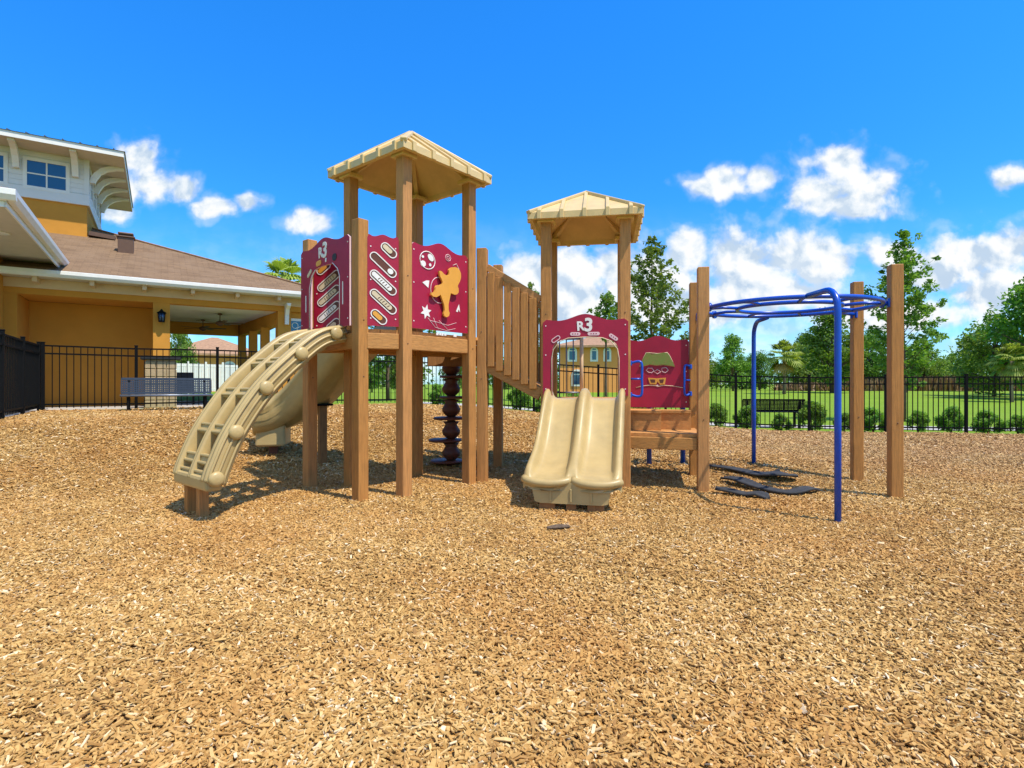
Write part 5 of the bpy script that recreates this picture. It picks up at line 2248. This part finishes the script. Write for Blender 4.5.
def far_stuff():
    n = 260
    X = RNG.uniform(-150, 170, n)
    Y = RNG.uniform(88, 105, n)
    H = RNG.uniform(3.0, 6.6, n) + 1.2 * np.sin(X * .11)
    cents = np.stack([X, Y, .4 + H * .5], 1)
    sp_ = np.stack([RNG.uniform(2.5, 5, n), RNG.uniform(1.5, 3, n), H * .55], 1)
    v, f = leaf_quads(cents, 130, sp_, .36)
    o = link('far_wood', np_mesh('far_wood', v, f, [M['leaf_b']]))
    tag(o, 'dark green wood closing the view behind the lawn', None, None, 'stuff')
    n = 9000
    X = RNG.uniform(34, 95, n)
    Y = 66 + RNG.uniform(0, 6, n)
    H = RNG.uniform(.7, 1.9, n) * (.55 + .45 * sst(X, 34, 50))
    a = RNG.uniform(0, np.pi, n)
    w = RNG.uniform(.08, .2, n)
    z = ground(X, Y) - .05
    lx, ly = RNG.normal(0, .25, n), RNG.normal(0, .25, n)
    p = np.stack([X, Y, z], 1)
    e = np.stack([np.cos(a) * w, np.sin(a) * w, 0 * a], 1)
    t = p + np.stack([lx, ly, H], 1)
    v = np.stack([p - e, p + e, t + e * .35, t - e * .35], 1).reshape(-1, 3)
    o = link('dry_grass', np_mesh('dry_grass', v, np.arange(n * 4).reshape(-1, 4), [M['dry']]))
    tag(o, 'tall dry grass along the far edge of the lawn', None, None, 'stuff')


far_stuff()


# shrubs planted behind the fences
def shrub_mesh(seed, n=44):
    rnd = random.Random(seed)
    cents, spr = [], []
    for i in range(n):
        az, t = rnd.uniform(0, 6.28), rnd.random()
        r = .27 * rnd.random() ** .5 * (1.0 if t < .7 else .7)
        r *= math.sqrt(max(.15, 1 - (1.7 * t - .75) ** 2)) * 1.1
        cents.append((r * math.cos(az), r * math.sin(az), .10 + .46 * t))
        s = rnd.uniform(.07, .12)
        spr.append((s, s, s))
    v, f = leaf_quads(np.array(cents), 85, np.array(spr), .028)
    me = np_mesh('foliage', v, f, [M['leaf_bush']])
    m = MB()
    for k in range(5):
        a = k * 1.3
        m.tube([(0, 0, -.05), (.06 * math.cos(a), .06 * math.sin(a), .25), (.16 * math.cos(a), .16 * math.sin(a), .5)], [.012, .009, .004], 5)
    return me, m.build('stem', M['bark'])


SH = [shrub_mesh(s) for s in (1, 2, 3)]
SHR = [(716, 'green shrub behind the fence, just right of the timber post of the steps'), (747, 'green shrub behind the fence beside the rear blue leg'), (781, 'round green shrub in front of the black bench beyond the fence'),
       (812, 'green shrub behind the fence just left of the front blue leg'), (844, 'green shrub behind the fence between the front blue leg and a timber post'), (873, 'green shrub behind the fence between the two right hand timber posts'),
       (918, 'green shrub behind the fence, first to the right of the rightmost timber post'), (951, 'green shrub behind the fence, second to the right of the rightmost timber post'), (988, 'green shrub behind the fence, third to the right of the rightmost timber post'),
       (1018, 'green shrub behind the fence at the right edge of the picture'), (520, 'green shrub behind the fence below the sloping bridge'), (540, 'green shrub behind the fence left of the double slide'),
       (574, 'green shrub seen through the left half of the slide arch'), (602, 'green shrub seen through the right half of the slide arch'), (438, 'green shrub behind the fence beside the maroon pod column'),
       (640, 'green shrub behind the fence below the maroon face panel')]
for i, (px, lab) in enumerate(SHR):
    s = (px - 512) / F_PX
    N_ = Vector((-D_.y, D_.x))
    off = .55 if i != 2 else .45
    Pq = E0 + N_ * off
    # point on the line parallel to the rear fence that lies in this direction
    t = (s * Pq.y - Pq.x) / (D_.x - s * D_.y)
    q = Pq + D_ * t
    me, st = SH[i % 3]
    r = link('shrub', None, None, (q.x, q.y, gz(q.x, q.y) - .04))
    r.rotation_euler = (0, 0, i * 2.1)
    k = 1.0 + .22 * math.sin(i * 2.7)
    r.scale = (k, k, k * (1.02 + .12 * math.cos(i * 1.9)))
    tag(r, lab, 'shrub', 'shrubs planted along the rear fence')
    link('foliage', me, r)
    if i < 3:
        st.parent = r
    else:
        c = st.copy()
        COL.objects.link(c)
        c.parent = r


# ================================================================== HOUSES BEYOND
def house(label, c, w, dep, ang, h, rise, windows, wall='house_tan'):
    base = (c[0], c[1], gz(*c) - .2)
    r = thing('house', base, label, 'house')
    ux = Vector((math.cos(ang), math.sin(ang), 0))
    uy = Vector((-ux.y, ux.x, 0))
    o = Vector(base)
    m = MB()
    m.box(o + uy * dep / 2 + Vector((0, 0, h / 2)), (w, dep, h), ang)
    m.build('wall', M[wall], r, base)
    m = MB()
    ov = .6
    P3 = lambda a, b, z: o + ux * a + uy * b + Vector((0, 0, z))
    hw, d0, d1 = w / 2 + ov, -ov, dep + ov
    rg = max(.3, w / 2 - dep / 2)
    vs = [P3(-hw, d0, h), P3(hw, d0, h), P3(hw, d1, h), P3(-hw, d1, h), P3(-rg, dep / 2, h + rise), P3(rg, dep / 2, h + rise),
          P3(-hw, d0, h - .22), P3(hw, d0, h - .22), P3(hw, d1, h - .22), P3(-hw, d1, h - .22)]
    m._new(vs, [(0, 1, 5, 4), (1, 2, 5), (2, 3, 4, 5), (3, 0, 4), (6, 7, 1, 0), (7, 8, 2, 1), (8, 9, 3, 2), (9, 6, 0, 3), (9, 8, 7, 6)])
    m.build('roof', M['house_roof'], r, base)
    for a, z, ww, hh in windows:
        m = MB()
        m.prism([(-ww / 2 - .2, -hh / 2 - .2), (ww / 2 + .2, -hh / 2 - .2), (ww / 2 + .2, hh / 2)] + [((ww / 2 + .2) * math.cos(t), hh / 2 + (ww / 2 + .2) * math.sin(t)) for t in np.linspace(0, math.pi, 9)[1:-1]] + [(-ww / 2 - .2, hh / 2)],
                P3(a, 0, z), ux, (0, 0, 1), .004, .10)
        wd = m.build('window', M['trim'], r, base)
        m = MB()
        m.box(P3(a, -.115, z), (ww, .02, hh), ang)
        m.box(P3(a, -.115, z + hh * .72), (ww * .8, .02, ww * .3), ang)
        m.build('pane', M['glass'], wd, base)


house('two storey tan house with white arched windows seen through the slide arch', ((598 - 512) / F_PX * 58 + .6, 58), 9.4, 9, R(-6), 5.1, 1.5,
      [(-3.3, 4.05, .6, .9), (-1.0, 4.05, .42, .9), (.37, 4.05, .42, .9), (2.8, 4.05, .6, .9), (-2.8, 1.5, .8, 1.0), (2.2, 1.5, .8, 1.0)])
house('tan house with a brown roof beyond the pavilion', ((214 - 512) / F_PX * 60, 60), 9, 9, R(28), 4.3, 2.1, [(-2, 2.2, 1, 1.2), (1.5, 2.2, 1, 1.2)])


def white_fence():
    p0, p1 = at(150, 384, 37), at(255, 384, 42)
    base = (p0.x, p0.y, gz(p0.x, p0.y))
    r = thing('white_fence', base, 'white picket fence beyond the pavilion', 'fence')
    d = (p1 - p0)
    n = 6
    for i in range(n + 1):
        q = p0 + d * i / n
        m = MB()
        m.box((q.x, q.y, gz(q.x, q.y) + 1.1), (.14, .14, 2.3), ANG, bev=.01)
        m.build('post', M['trim'], r, base)
    for i in range(n):
        m = MB()
        a, b = p0 + d * i / n, p0 + d * (i + 1) / n
        za, zb = gz(a.x, a.y), gz(b.x, b.y)
        for h in (.3, 1.95):
            m.beam((a.x, a.y, za + h), (b.x, b.y, zb + h), .04, .1)
        for k in range(1, 10):
            q = a + (b - a) * k / 10
            m.box((q.x, q.y, gz(q.x, q.y) + 1.12), (.1, .02, 1.95), math.atan2(d.y, d.x))
        m.build('picket_panel', M['trim'], r, base)


white_fence()
